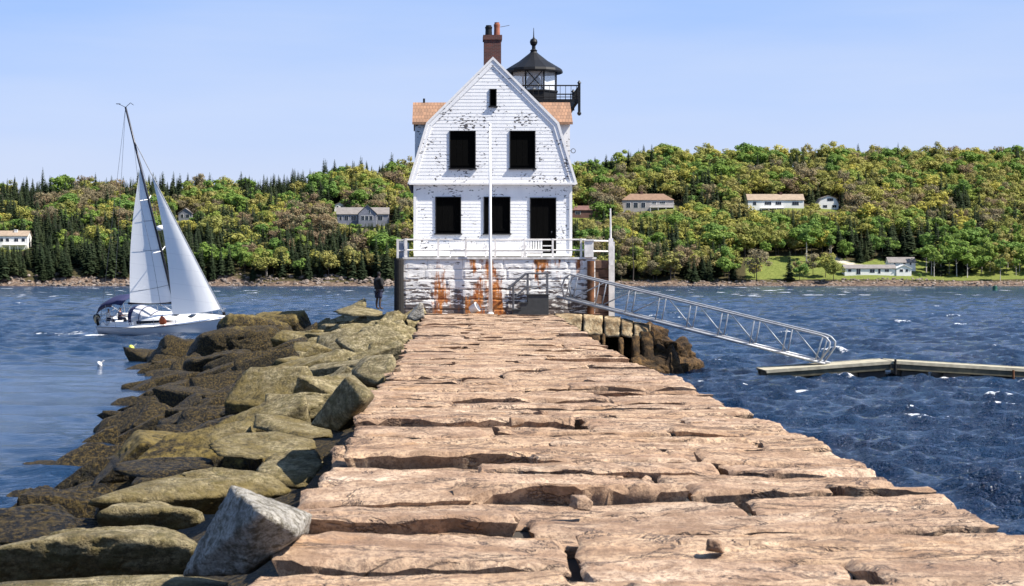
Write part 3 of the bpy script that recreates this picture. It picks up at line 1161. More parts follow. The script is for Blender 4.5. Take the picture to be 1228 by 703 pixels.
def keyrocks():
    # white tilted block leaning on the path's edge
    hull_rock('boulder', [at(277, 580, 11.9), at(377, 616, 12.2), at(358, 640, 11.6), at(312, 612, 11.25), at(292, 690, 11.75), at(216, 693, 12.0),
                          at(290, 590, 12.7), at(372, 640, 12.7), at(300, 690, 12.7), at(232, 690, 12.7)],
              3, 6, M['rock_pale'], 'pale grey broken block tilted up against the near left edge of the path', 40, .018)
    key(fx(290, 12), 12.2, 1.0)
    # black-faced slab leaning on the path
    hull_rock('boulder', [at(415, 450, 23.4), at(447, 471, 23.0), at(440, 482, 22.7), at(405, 518, 23.6), at(371, 510, 24.0),
                          at(424, 449, 24.4), at(450, 476, 24.2), at(420, 515, 24.6), at(385, 505, 24.8)],
              5, 5, M['rock'], 'upright leaning slab with a black shaded face halfway along the left path edge', 36, .02)
    key(fx(410, 23.5), 23.6, .9)
    # pale lit block
    hull_rock('boulder', [at(440, 430, 34), at(470, 424, 34), at(476, 440, 33.5), at(456, 463, 33), at(424, 450, 33.6), at(420, 444, 35),
                          at(455, 466, 34.5), at(428, 462, 34.6), at(475, 432, 36), at(436, 427, 36.5)],
              6, 5, M['rock_cap'], 'sunlit pale block with dark underside, behind the leaning black slab', 30, .025)
    key(fx(450, 34.5), 34.5, 1.1)
    # slab on end close to the lighthouse
    hull_rock('boulder', [at(504, 362, 79), at(508, 364, 79), at(509, 380, 79), at(499, 386, 79), at(487, 383, 79), at(488, 379, 80.5), at(503, 363, 80.5), at(509, 381, 80.5)],
              8, 4, M['rock_pale'], 'thin white edged slab standing on end at the path corner near the lighthouse', 40, .02)
    key(fx(500, 79.5), 79.5, .9)
    # big low boulders in the near left corner
    hull_rock('boulder', [at(-60, 668, 14.9), at(60, 645, 15.0), at(150, 640, 15.1), at(135, 627, 15.9), at(200, 632, 15.6), at(242, 652, 15.2), at(215, 712, 15.6), at(60, 722, 15.5), at(-70, 725, 15.6),
                          at(100, 640, 17.4), at(225, 650, 17), at(-50, 665, 17)],
              9, 6, M['rock'], 'broad smooth boulder with pale crest filling the bottom left corner', 26, .05)
    key(fx(90, 15.6), 15.6, 1.7)
    hull_rock('boulder', [at(-40, 700, 12.6), at(120, 690, 13), at(215, 688, 13), at(280, 697, 12.7), at(290, 730, 12.2), at(-30, 740, 12.2), at(100, 700, 13.6), at(250, 700, 13.5)],
              10, 5, M['rock'], 'flat tan boulder under the white tilted block along the bottom edge', 14, .04)
    key(fx(120, 12.8), 12.8, 1.2)
    hull_rock('boulder', [at(110, 612, 18.6), at(150, 600, 19), at(240, 610, 18.8), at(248, 630, 18.9), at(180, 645, 18.9), at(110, 645, 18.9), at(160, 606, 20.2), at(235, 615, 20)],
              11, 5, M['rock'], 'tan ridged boulder just behind the broad corner boulder', 14, .05)
    key(fx(180, 18.8), 18.8, .9)
    hull_rock('boulder', [at(-20, 612, 18.4), at(50, 604, 18.8), at(92, 620, 18.2), at(90, 655, 17.4), at(-10, 662, 17.4), at(40, 612, 20), at(85, 622, 19.8)],
              12, 5, M['rock_weed'], 'black weedy boulder at the left picture edge behind the corner boulder', 14, .05)
    key(fx(40, 18.4), 18.4, .9)
    hull_rock('boulder', [at(95, 603, 20.6), at(180, 575, 22), at(255, 560, 22.6), at(325, 568, 22.4), at(352, 590, 22.2), at(270, 618, 21.9), at(160, 622, 21.6),
                          at(260, 562, 23.8), at(340, 580, 23.6), at(130, 600, 22.4)],
              13, 6, M['rock'], 'long olive slab sloping down to the water behind the white tilted block', 34, .05)
    key(fx(220, 21.8), 21.8, 1.3)
    key(fx(290, 22.4), 22.4, 1.0)
    hull_rock('boulder', [at(305, 562, 23.6), at(330, 540, 24.4), at(378, 537, 24.6), at(390, 560, 23.6), at(360, 595, 22.8), at(320, 590, 22.9), at(380, 545, 25.8), at(330, 545, 25.6)],
              14, 5, M['rock'], 'rounded mossy boulder wedged at the path edge beyond the white block', 12, .05)
    key(fx(350, 24.2), 24.2, .9)
    hull_rock('boulder', [at(243, 535, 26.4), at(275, 520, 27.2), at(330, 517, 27.6), at(378, 527, 27.2), at(380, 540, 26.6), at(300, 553, 25.8), at(262, 550, 26), at(330, 519, 29), at(375, 530, 28.6)],
              15, 6, M['rock'], 'flat tan slab with a dark undercut end, below the leaning black slab', 22, .035)
    key(fx(310, 27.2), 27.2, 1.2)
    hull_rock('boulder', [at(302, 515, 30), at(306, 496, 30.4), at(345, 499, 30.6), at(395, 512, 30.2), at(402, 528, 29.2), at(370, 530, 28.9), at(312, 497, 32), at(395, 515, 32)],
              16, 5, M['rock'], 'tan wedge slab running in under the leaning black slab', 24, .035)
    key(fx(350, 30.4), 30.4, 1.2)
    hull_rock('boulder', [at(314, 490, 33), at(318, 472, 33.4), at(388, 475, 33.4), at(390, 484, 33), at(370, 496, 32.4), at(318, 496, 32.4), at(322, 472, 34.8), at(386, 476, 34.8)],
              17, 5, M['rock'], 'squared olive block behind the tan wedge slab', 26, .03)
    key(fx(350, 33.5), 33.5, 1.0)
    hull_rock('boulder', [at(125, 572, 25.2), at(135, 556, 26), at(200, 548, 26.4), at(250, 548, 26.6), at(262, 560, 26), at(190, 578, 24.8), at(150, 552, 27.6), at(245, 552, 27.6)],
              18, 5, M['rock_weed'], 'dark weedy slab below the flat tan slab', 14, .06)
    key(fx(190, 26), 26, 1.2)
    hull_rock('boulder', [at(412, 371, 88), at(422, 367, 88.5), at(437, 357, 88.5), at(440, 362, 87.5), at(439, 372, 87), at(412, 374, 87), at(438, 358, 90), at(420, 368, 90)],
              19, 4, M['rock_weed'], 'dark wedge slab tilted up beside the standing person', 34, .03)
    key(fx(426, 88), 88, .8)
    hull_rock('boulder', [at(395, 376, 84), at(425, 365, 85), at(455, 372, 85), at(462, 375, 84), at(456, 381, 82), at(420, 380, 82), at(400, 372, 86), at(452, 372, 87.5)],
              20, 5, M['rock'], 'large pale flat boulder that the person stands on', 24, .03)
    key(fx(430, 84.5), 84.5, 1.7)
    hull_rock('boulder', [at(428, 400, 62), at(435, 392, 63), at(480, 388, 64), at(492, 392, 63), at(484, 400, 61), at(440, 404, 61), at(440, 392, 65), at(488, 391, 65)],
              22, 5, M['rock_cap'], 'long pale slab lying across the far end of the left rocks', 26, .03)
    key(fx(460, 63), 63, 1.2)


def tiprocks():
    for i, (px, py, Y, d, lab) in enumerate(((305, 398, 88, (1.9, 1.2, .9), 'brown hump of weedy rock nearest the bow of the sailboat'), (240, 424, 93, (2.2, 1.3, .8), 'broad black weedy rock at the water below the sailboat'),
                                             (285, 412, 84, (2.0, 1.2, .8), 'dark weedy hump before the brown rock by the sailboat'), (330, 388, 92, (1.6, 1.0, .6), 'low olive rock behind the brown hump by the sailboat'),
                                             (265, 440, 76, (1.8, 1.0, .7), 'weedy black rock at the inlet edge below the far tip'), (212, 432, 97, (1.2, .8, .45), 'outermost black rock at the left tip of the rocks'))):
        p = at(px, py, Y)
        p.z -= .15
        boulder('boulder', tuple(p), d, (.1 * i - .2, .12 - .07 * i, .5 - .25 * i), 700 + i, 5, M['rock_weed'], lab, None, 10, 'boulder', .26)
        key(p.x, p.y, d[0] * .8)


keyrocks()
tiprocks()


def scatter_rocks():
    rg = np.random.default_rng(33)
    placed = [(k[0], k[1], k[2]) for k in KEYS]
    n = 0
    zones = [(0, 21, 'in the near left corner'), (21, 29, 'near the white tilted block'), (29, 38, 'around the leaning black slab'), (38, 50, 'behind the pale sunlit block'),
             (50, 64, 'midway along the left rocks'), (64, 78, 'towards the sailboat end of the rocks'), (78, 92, 'below the standing person'), (92, 130, 'at the far left tip')]
    tries = 0
    while tries < 14000 and n < 255:
        tries += 1
        y = 12 + 92 * rg.random() ** .8
        t = rg.random() ** .85 * 1.07
        xs = float(shore_x(y))
        if y < 27 and t < .42: continue
        x = PXL - .45 + (xs - PXL) * t
        big = .42 + .58 * rg.random() ** 1.3
        L = 1.55 * big
        need = L * .66
        if any((x - a) ** 2 * .75 + (y - b) ** 2 < (need + c * .5) ** 2 * (.55 if c > .9 and False else .62) for a, b, c in placed): continue
        z = float(mound_z(np.array([x]), np.array([y]))[0])
        elong = rg.random()
        dims = (L * (.85 + .55 * elong), L * (.40 + .26 * rg.random()), L * (.22 + .22 * rg.random()))
        dims = tuple(q * .74 for q in dims)
        dims = (dims[0], dims[1], dims[2] * 1.2)
        yaw = rg.normal() * .45
        pitch = rg.normal() * .22 - .20            # leaning up towards the path
        roll = .28 + rg.normal() * .28
        if t < .12: dims = (min(dims[0], .8), dims[1], dims[2])
        weedy = t > .45 + rg.normal() * .09
        m = M['rock_weed'] if weedy else (M['rock_cap'] if rg.random() < .12 and t < .4 and y > 40 else M['rock'])
        zone = next(q[2] for q in zones if q[0] <= y < q[1])
        size = 'long' if elong > .62 else ('small' if L < .85 else 'chunky')
        colr = 'dark weedy' if weedy else ('pale tan' if m is M['rock_cap'] else 'olive and tan')
        where = 'by the path edge' if t < .25 else ('by the waterline' if t > .8 else 'halfway down the slope')
        sub = 5 if y < 52 else 4
        if weedy: dims = (dims[0] * .95, dims[1], dims[2] * 1.15)
        boulder('boulder', (x, y, z + dims[2] * .25), dims, (roll, pitch, yaw), 100 + tries, sub, m,
                f'{size} {colr} boulder {where} {zone}', f'{size} {colr} boulders {where} {zone}', p=18 if weedy else 90, namp=.16 if weedy else .05)
        placed.append((x, y, need))
        n += 1
    print('rocks', n)


scatter_rocks()


def weedmat(name, a, b, sc=5):
    t = NT(name)
    w = t.coord('World')
    n, n2 = t.noise(w, sc, 7, .7), t.noise(w, .9, 4, .6)
    c = t.mix(t.maprange(n, .40, .62), a, b)
    t.base(t.mix(t.maprange(n2, .42, .60, 0, .75), c, tuple(x * .35 for x in a)), .85, 0, .3)
    t.bump(n, 1.0, .12)
    return t.m


M['tancap'] = weedmat('tan_capstone', (.26, .17, .085), (.50, .40, .25), 4)
M['brownweed'] = weedmat('brown_rockweed', (.022, .012, .005), (.15, .085, .03))


def right_rocks():
    # sea face of the lighthouse pier at the right: tan cap stones, dark posts of stone with gaps, weed slope
    caps = [(664, 699, 376, 404, 84.5), (698.5, 724, 377, 402, 84.4), (723.5, 745, 379, 404, 84.3), (744, 760, 382, 403, 84.2), (759, 780, 386, 407, 84.1)]
    names = ['tan capstone at the right path edge below the gangway', 'tan capstone second from the path under the gangway', 'split tan capstone in the middle of the right sea wall',
             'tan capstone fourth from the path in the right sea wall', 'brown sloping capstone at the outer end of the right sea wall']
    for i, (a, b, c, d, Y) in enumerate(caps):
        sl = 3 if i > 2 else 1
        hull_rock('boulder', [at(a + 1, c, Y + .6), at(b - 1, c + sl, Y + .6), at(b - 1, c + sl + 4, Y), at(b - 1, d + sl, Y - .2), at(a + 1, d, Y - .2), at(a + 1, c + 4, Y), at(a, c, Y + 2.6), at(b, c + sl, Y + 2.6), at(a, d, Y + 2.6), at(b, d, Y + 2.6)],
                  40 + i, 5, M['tancap'], names[i], 60, .05, 'sea wall stone', nsc=.5)
    posts = [(682, 694, 404, 440), (695, 706, 402, 444), (707, 720, 402, 446), (721, 726, 400, 438), (741, 748, 404, 444), (757, 768, 402, 450), (768, 784, 398, 450)]
    for i, (a, b, c, d) in enumerate(posts):
        Y = 83.6
        hull_rock('boulder', [at(a, c, Y + .3), at(b, c, Y + .3), at(b, d, Y - .4), at(a, d, Y - .4), at(a, c, Y + 2), at(b, c, Y + 2), at(a, d, Y + 2), at(b, d, Y + 2), at((a + b) / 2, (c + d) / 2, Y - .3)],
                  60 + i, 4, M['brownweed'], 'dark wet upright stone under the capstones of the right sea wall', 26, .08, 'sea wall stone', 'upright stones of the right sea wall', nsc=.4)
    lint = hull_rock('boulder', [at(690, 436, 83), at(790, 436, 83), at(800, 452, 82), at(690, 455, 82), at(695, 436, 86), at(790, 434, 86), at(800, 450, 86), at(690, 455, 86)],
                     71, 4, M['brownweed'], 'low weedy foot stone along the bottom of the right sea wall', 16, .12, 'sea wall stone')
    # dark heart of the pier behind the stones
    b = MB()
    b.prism([(3.6, -3.2), (fx(786, 86), -3.2), (fx(772, 86), -.75), (fx(752, 86), -.35), (3.6, -.3)], 'y', 85.6, 90)
    tag(b.build('rubble_core', M['rock_weed']), kind='structure')
    # weed-covered slope stones running into the water
    rg = np.random.default_rng(9)
    spots = [(795, 415, 85.5, .9), (806, 425, 85, .8), (786, 432, 84, .8), (800, 442, 84, .7), (815, 434, 85.6, .7), (824, 441, 85.5, .5), (790, 405, 87, .8), (775, 400, 87, .7), (812, 444, 84.2, .5), (778, 420, 85, .7), (808, 416, 88, .7), (818, 425, 89, .6)]
    for i, (px, py, Y, r) in enumerate(spots):
        p = at(px, py, Y)
        p.z -= .30 if py < 430 else .08
        boulder('boulder', tuple(p), (r * 1.35, r, r * .6), tuple(rg.normal(size=3) * .5), 300 + i, 5, M['brownweed'],
                'lumpy brown weed covered rock at the wet tip right of the sea wall', 'weedy rocks at the tip of the right sea wall', 8, 'boulder', .28)


right_rocks()


# ------------------------------------------------------------------ the breakwater's paving
def left_edge(y): return np.interp(y, [0, 17, 25, 36, 87], [-1.15, -1.15, -1.15, -1.0, -.97])
def right_edge(y): return np.interp(y, [0, 42, 57, 84, 90], [4.0, 4.0, 4.4, 5.2, 5.6])


def build_path():
    rg = np.random.default_rng(77)
    VV, FF, TT = [], [], []
    off = 0
    y = 4.0
    row = 0
    while y < 88.5:
        dep = rg.uniform(.45, 1.25)
        xl, xr = float(left_edge(y)), float(right_edge(y))
        x = xl + rg.normal() * .06
        xr += rg.normal() * .025
        cuts = [x]
        while True:
            L = rg.uniform(1.1, 3.6)
            if cuts[-1] + L > xr - .7: break
            cuts.append(cuts[-1] + L)
        cuts.append(xr)
        skew = rg.normal() * .07
        for a, b in zip(cuts[:-1], cuts[1:]):
            g = rg.uniform(.008, .04)
            gy = rg.uniform(.004, .05)
            # sometimes a course splits in two thin stones
            parts = [(y, y + dep)]
            if dep > .95 and rg.random() < .5:
                c = y + dep * rg.uniform(.35, .65)
                parts = [(y, c), (c, y + dep)]
            for (ya, yb) in parts:
                x0, x1, y0, y1 = a + g, b - g, ya + gy, yb - gy * .4
                cs = max(.028, y * .0016)
                nx = max(6, int((x1 - x0) / (cs * 1.7)))
                ny = max(6, int((y1 - y0) / cs))
                if y < 9: nx, ny = 20, 14
                # denser to the rims
                u = np.linspace(-1, 1, nx)
                v = np.linspace(-1, 1, ny)
                u = .72 * u + .28 * np.sin(u * math.pi / 2)
                v = .6 * v + .4 * np.sin(v * math.pi / 2)
                Um, Vm = np.meshgrid(u, v)
                uu, vv = Um.ravel(), Vm.ravel()
                lx, ly = (x1 - x0) / 2, (y1 - y0) / 2
                px, py = (x0 + x1) / 2 + uu * lx, (y0 + y1) / 2 + vv * ly
                sd = int(rg.integers(0, 9999))
                Q = np.stack([px, py, 0 * px + sd * .37], 1)
                # outline wanders
                wob = fbm(Q * np.array([1.8, 1.8, 1]), 5, 101, .6)
                wob2 = fbm(Q * np.array([1.6, 1.6, 1]), 3, 108)
                e = np.maximum(np.abs(vv), np.abs(uu)) ** 3
                py2 = py + wob * .17 * np.abs(vv) ** 3 + skew * (px - 1.4) * .5
                px2 = px + wob2 * .14 * np.abs(uu) ** 3 * np.where((b == xr) & (uu > 0), .3, 1)
                h = rg.normal() * .03 + (rg.random() < .10) * -.06
                z = h + rg.normal() * .016 * uu + rg.normal() * .02 * vv
                z = z + fbm(Q * np.array([1.0, 1.3, 1]), 5, 111, .55) * .032 + fbm(Q * np.array([5, 7, 1]), 4, 120, .6) * .022
                # layered splits along the stone
                st = fbm(Q * np.array([.5, 1.9, 1]), 5, 130, .6)
                z -= np.clip(1 - np.abs(st - .12) * 30, 0, 1) * .07 * np.clip(fbm(Q * .9, 2, 135) * 3 + .3, 0, 1)
                # rounded and broken rims
                du, dv = (1 - np.abs(uu)) * lx, (1 - np.abs(vv)) * ly
                rr = .015 + .075 * np.clip(fbm(Q * np.array([2.2, 2.2, 1]), 2, 140) + .3, 0, 1)
                de = np.minimum(du, dv)
                k = np.clip(1 - de / rr, 0, 1)
                z -= rr * .8 * k ** 2
                if rg.random() < .35:                                     # a corner gone
                    su, sv = rg.choice([-1, 1]), rg.choice([-1, 1])
                    dc = np.hypot((1 - uu * su) * lx * .7, (1 - vv * sv) * ly * 1.3) + wob * .12
                    z -= np.clip((rg.uniform(.15, .4) - dc) * 3, 0, 1) * .14
                near_l = np.clip(1 - (px2 - xl) / .25, 0, 1)
                P = np.stack([px2, py2, z], 1)
                # skirts
                idx = np.arange(nx * ny).reshape(ny, nx)
                ring = np.concatenate([idx[0, :], idx[1:, -1], idx[-1, -2::-1], idx[-2:0:-1, 0]])
                sk = P[ring].copy()
                sk[:, 2] = -.5
                sk[:, 0] += ((x0 + x1) / 2 - sk[:, 0]) * min(.8, .2 / lx)
                sk[:, 1] += ((y0 + y1) / 2 - sk[:, 1]) * min(.8, .24 / ly)
                nV = np.concatenate([P, sk])
                m = len(ring)
                a0 = nx * ny + np.arange(m)
                fs = np.stack([ring, a0, nx * ny + (np.arange(m) + 1) % m, np.roll(ring, -1)], 1)
                VV.append(nV)
                FF.append(np.concatenate([gridfaces(ny, nx), fs]) + off)
                TT.append(np.full(len(nV), rg.random()))
                off += len(nV)
        y += dep
        row += 1
    V, Fc = np.concatenate(VV), np.concatenate(FF)
    print('path verts', len(V))
    me = npmesh('path', V, Fc)
    a = me.attributes.new('tone', 'FLOAT', 'POINT')
    a.data.foreach_set('value', np.concatenate(TT).astype(np.float32))
    me.set_sharp_from_angle(angle=R(42))
    tag(link('path', me, M['path']), kind='structure')
    # its heart: stepped courses down to the water
    ys = np.linspace(-4, 91, 96)
    b = MB()
    for (dx, z0, z1) in ((-.06, -1.1, -.16), (.35, -1.9, -1.1), (.8, -4, -1.9)):
        prof = [(float(left_edge(q)) + .08, q) for q in ys] + [(float(right_edge(q)) + dx - .05, q) for q in ys[::-1]]
        b.prism(prof, 'z', z0, z1)
    tag(b.build('breakwater_ground', M['core']), kind='structure')


M['core'] = simple('dark_breakwater_granite', (.045, .037, .03), .95, var=.6, scale=1.2, bump=.9)
build_path()


def loose_stones():
    for i, (px, py, Y, r, lab) in enumerate([(697, 611, 0, .05, 'small split granite block lying loose in the middle of the path'),
                                        (857, 664, 0, .045, 'small pale square chip in a joint near the bottom of the path'),
                                        (650, 503, 0, .05, 'little pale stone on the path midway to the lighthouse'),
                                        (618, 512, 0, .05, 'little flat stone left of the middle of the path')]):
        Y = H * F / (py - VY)
        boulder('loose_stone', (fx(px, Y), Y, .05), (r * 1.5, r * 1.1, r), (.1, .2, .4 + i), 500 + i, 4, M['path'], lab, None, 20, 'stone')


loose_stones()

# ------------------------------------------------------------------ the lighthouse
YF, YH = 87.5, 89.4
def build_lighthouse():
    lh = thing('lighthouse', (2.4, YF, 0), 'white gambrel roofed lighthouse keeper\'s house with black lantern, at the end of the stone path', 'lighthouse')
    # --- foundation: courses of rock-faced blocks
    rg = np.random.default_rng(2)
    x0, x1, ztop = fx(484, YF), fx(714, YF), fz(311, YF)
    b = MB()
    nC = 6
    hh = (ztop + .25) / nC
    for r_ in range(nC):
        za, zb = -.25 + r_ * hh, -.25 + (r_ + 1) * hh
        x = x0
        while x < x1 - .01:
            L = rg.uniform(.9, 2.2)
            xe = min(x + L, x1)
            if x1 - xe < .5: xe = x1
            d = rg.uniform(-.02, .035)
            n = max(3, int((xe - x) / .09))
            m = 8
            u, v = np.meshgrid(np.linspace(0, 1, n), np.linspace(0, 1, m))
            u, v = u.ravel(), v.ravel()
            X = x + .005 + u * (xe - x - .010)
            Z = za + .009 + v * (zb - za - .018)
            bul = (np.minimum(1, np.minimum(u, 1 - u) * (xe - x) / .03)) * np.minimum(1, np.minimum(v, 1 - v) * hh / .05)
            Yv = YF + .03 - bul * (.018 + d * .5) - bul * fbm(np.stack([X * 3, Z * 4, 0 * X + r_ * 7], 1), 3, 5) * .022
            vs = list(zip(X, Yv, Z))
            b.add(vs, [tuple(f) for f in gridfaces(m, n)])
            x = xe
    fo = b.build('foundation', M['found'], lh, False, 0, False)
    for p in fo.data.polygons: p.use_smooth = False
    b = MB()
    b.box(x0 + .01, x1 - .01, YF + .075, YF + 13, -3, ztop - .004)
    b.build('pier', M['browngranite'], lh)
    b = MB()                                                      # coping
    b.box(x0 - .05, x1 + .05, YF - .05, YF + 13, ztop, ztop + .10)
    b.build('coping', M['paintedge'], lh)
    # set-back bare granite at the right with a white corner board
    b = MB()
    ys = YF + 2.0
    xr = fx(734, ys)
    zt = fz(312, ys)
    n = 7
    for i in range(n):
        z0, z1 = -.4 + (zt + .4) * i / n, -.4 + (zt + .4) * (i + 1) / n
        b.box(x1, xr, ys + (.0, .03, -.02, .02)[i % 4], ys + 6, z0 + .012, z1 - .012)
    b.build('side_wall', M['browngranite'], lh, bevel=.02)
    b = MB()
    b.box(fx(730, ys - .1), fx(737, ys - .1), ys - .14, ys - .02, -.3, fz(290, ys))
    b.build('corner_board', M['white_rail'], lh)
    b = MB()
    b.tube([(fx(708.5, YF - .15), YF - .15, -.2), (fx(708.5, YF - .15), YF - .15, fz(313, YF))], .17, 14)
    b.build('corner_pipe', M['rustpipe'], lh)

    # --- house walls: clapboards wedge by wedge, leaving the openings
    zs_base = fz(304, YH)
    zb = fz(219, YH)
    xl, xr = fx(497, YH), fx(685, YH)
    gl, gr = fx(492, YH), fx(689, YH)
    kz, kl, kr = fz(149, YH), fx(514, YH), fx(667.5, YH)
    az, ax = fz(72, YH), fx(591, YH)
    wins = [(539, 570.5, 157, 202, 'window'), (611, 642, 157, 202, 'window'), (587, 595.5, 107, 127.5, 'window'), (522, 553, 236, 280, 'window'), (580, 612, 236, 280, 'window'), (635.5, 667, 237, 304, 'door')]
    wr = [(fx(a, YH), fx(b_, YH), fz(d, YH), fz(c, YH)) for a, b_, c, d, k in wins]

    def lim(z):
        if z <= zb: return xl, xr
        if z <= kz:
            t = (z - zb) / (kz - zb)
            fl = .10 * (1 - t) ** 3            # flared foot of the gambrel
            return gl + (kl - gl) * t - fl + .10 * (1 - t), gr + (kr - gr) * t + fl - .10 * (1 - t)
        t = (z - kz) / (az - kz)
        return kl + (ax - kl) * t, kr + (ax - kr) * t

    def boards(b, za, zc, y, dz, tilt):
        edges = sorted(set([za, zc] + [e for w in wr for e in (w[2], w[3]) if za < e < zc]))
        rows = []
        for a, c in zip(edges[:-1], edges[1:]):
            n = max(1, round((c - a) / dz))
            rows += [(a + (c - a) * i / n, a + (c - a) * (i + 1) / n) for i in range(n)]
        for (a, c) in rows:
            l0, r0 = lim(a + 1e-4)
            l1, r1 = lim(c - 1e-4)
            segs = [(l0, r0, l1, r1)]
            for w in wr:
                if w[2] <= a + .001 and w[3] >= c - .001 and w[2] >= za - 3:
                    ns = []
                    for s in segs:
                        if s[0] < w[0] < s[1] or s[0] < w[1] < s[1]:
                            ns.append((s[0], w[0], s[2], w[0]))
                            ns.append((w[1], s[1], w[1], s[3]))
                        else: ns.append(s)
                    segs = ns
            for (p0, p1, q0, q1) in segs:
                if p1 - p0 < .005: continue
                yo, yi = y - tilt, y
                b.poly([(p0, yo, a), (p1, yo, a), (q1, yi, c), (q0, yi, c)])
                b.poly([(p0, y + .05, a), (p1, y + .05, a), (p1, yo, a), (p0, yo, a)])
                b.poly([(p0, yo, a), (q0, yi, c), (q0, y + .05, c), (p0, y + .05, a)])
                b.poly([(p1, y + .05, a), (q1, y + .05, c), (q1, yi, c), (p1, yo, a)])
    UP = YH - .12                                                  # the gable jetties a little over the ground floor
    b = MB()
    boards(b, zs_base, zb - .02, YH, .165, .009)
    boards(b, zb, az - .02, UP, .165, .009)
    b.build('wall', M['paint'], lh, fixn=False)
    # backing shell: side and rear walls and closed interior
    D = 98.6
    b = MB()
    b.prism([(xl, zs_base), (xr, zs_base), (xr, zb - .03), (xl, zb - .03)], 'y', YH + .25, D)
    b.prism([(gl + .25, zb - .02), (gr - .25, zb - .02), (kr - .16, kz - .08), (ax, az - .25), (kl + .16, kz - .08)], 'y', YH + .25, D)
    b.prism([(xl + .06, ztop + .1), (xr - .06, ztop + .1), (xr - .06, zs_base - .004), (xl + .06, zs_base - .004)], 'y', YH + .3, D - .1)
    b.build('inner_wall', M['darkwall'], lh)
    b = MB()
    b.box(xl - .002, xl + .05, YH + .04, D, zs_base, zb)
    b.box(xr - .05, xr + .002, YH + .04, D, zs_base, zb)
    b.build('side_siding', M['paint'], lh)
    # the drip ledge, foot board, corner boards
    b = MB()
    b.box(gl - .05, gr + .05, UP - .10, YH + .2, zb - .11, zb - .004)
    b.box(xl - .03, xr + .03, YH - .075, YH + .1, zs_base - .14, zs_base - .003)
    b.box(xl - .045, xl + .09, YH - .06, YH + .06, zs_base, zb - .115)
    b.box(xr - .09, xr + .045, YH - .06, YH + .06, zs_base, zb - .115)
    b.build('trim', M['white'], lh)
    # rake boards following the gambrel
    b = MB()
    t_ = .20
    for sgn, (p0, p1, p2) in ((1, ((gl, zb), (kl, kz), (ax, az))), (-1, ((gr, zb), (kr, kz), (ax, az)))):
        def sh(p, q, d):
            n = Vector((q[1] - p[1], -(q[0] - p[0]))).normalized() * sgn
            return (p[0] + n[0] * d, p[1] + n[1] * d), (q[0] + n[0] * d, q[1] + n[1] * d)
        i0, i1 = sh(p0, p1, t_)
        j1, j2 = sh(p1, p2, t_)
        mid = ((i1[0] + j1[0]) / 2, (i1[1] + j1[1]) / 2)
        top = (ax, az - t_ * 1.45)
        e = .05
        o0 = (p0[0] - sgn * .02, p0[1])
        b.prism([o0, p1, mid, i0], 'y', UP - .05, UP - .005)
        b.prism([p1, p2, top, mid], 'y', UP - .051, UP - .006)
    b.build('rake_board', M['paint'], lh)
    # roof slabs
    b = MB()
    th = .11
    for sgn, (p0, p1, p2) in ((-1, ((gl - .02, zb - .10), (kl, kz), (ax, az))), (1, ((gr + .02, zb - .10), (kr, kz), (ax, az)))):
        b.prism([p0, p1, (p1[0] + sgn * th, p1[1] + th * .55), (p0[0] + sgn * th, p0[1] + .02)], 'y', UP - .055, D + .2)
        b.prism([p1, p2, (p2[0], p2[1] + th * 1.25), (p1[0] + sgn * th, p1[1] + th * .55)], 'y', UP - .056, D + .201)
    b.build('roof', M['roof'], lh)
    b = MB()
    for sgn, (p0, p1, p2) in ((-1, ((gl - .02, zb - .10), (kl, kz), (ax, az))), (1, ((gr + .02, zb - .10), (kr, kz), (ax, az)))):
        b.prism([p0, p1, (p1[0] + sgn * th, p1[1] + th * .55), (p0[0] + sgn * th, p0[1] + .02)], 'y', UP - .085, UP - .058)
        b.prism([p1, p2, (p2[0], p2[1] + th * 1.25), (p1[0] + sgn * th, p1[1] + th * .55)], 'y', UP - .087, UP - .0585)
    b.build('verge', M['white'], lh)
    # openings
    for (w, k) in zip(wr, wins):
        up = w[2] > zb
        y = UP if up else YH
        t = .045
        q = MB()
        q.box(w[0] - .0, w[0] + t, y - .055, y + .2, w[2], w[3])
        q.box(w[1] - t, w[1], y - .055, y + .2, w[2], w[3])
        q.box(w[0] + t, w[1] - t, y - .05, y + .2, w[3] - t, w[3])
        if k[4] == 'window': q.box(w[0] - .05, w[1] + .05, y - .11, y + .2, w[2] - .06, w[2] - .001)
        else: q.box(w[0] + t, w[1] - t, y - .05, y + .2, w[2], w[2] + t)
        fr = q.build(k[4], M['blackmetal'], lh)
        q = MB()
        nb = 4 if (w[1] - w[0]) > .6 else 2
        s = (w[1] - w[0] - 2 * t) / nb
        for i in range(nb):
            q.box(w[0] + t + i * s + .005, w[0] + t + (i + 1) * s - .005, y + .06, y + .10, w[2] + (0 if k[4] == 'window' else t), w[3] - t)
        if k[4] == 'window':
            q.box(w[0] + t, w[1] - t, y + .04, y + .058, w[2] + .12, w[2] + .22)
            q.box(w[0] + t, w[1] - t, y + .04, y + .058, w[3] - .28, w[3] - .18)
        q.build('shutter' if k[4] == 'window' else 'door_leaf', M['black'], fr)
        if k[4] == 'door':
            q = MB()
            q.tube([(w[1] - .22, y - .02, w[2] + 1.05), (w[1] - .22, y + .07, w[2] + 1.05)], .03, 8)
            q.build('handle', M['steelrail'], fr)

    # --- dormers
    yd = 92.8
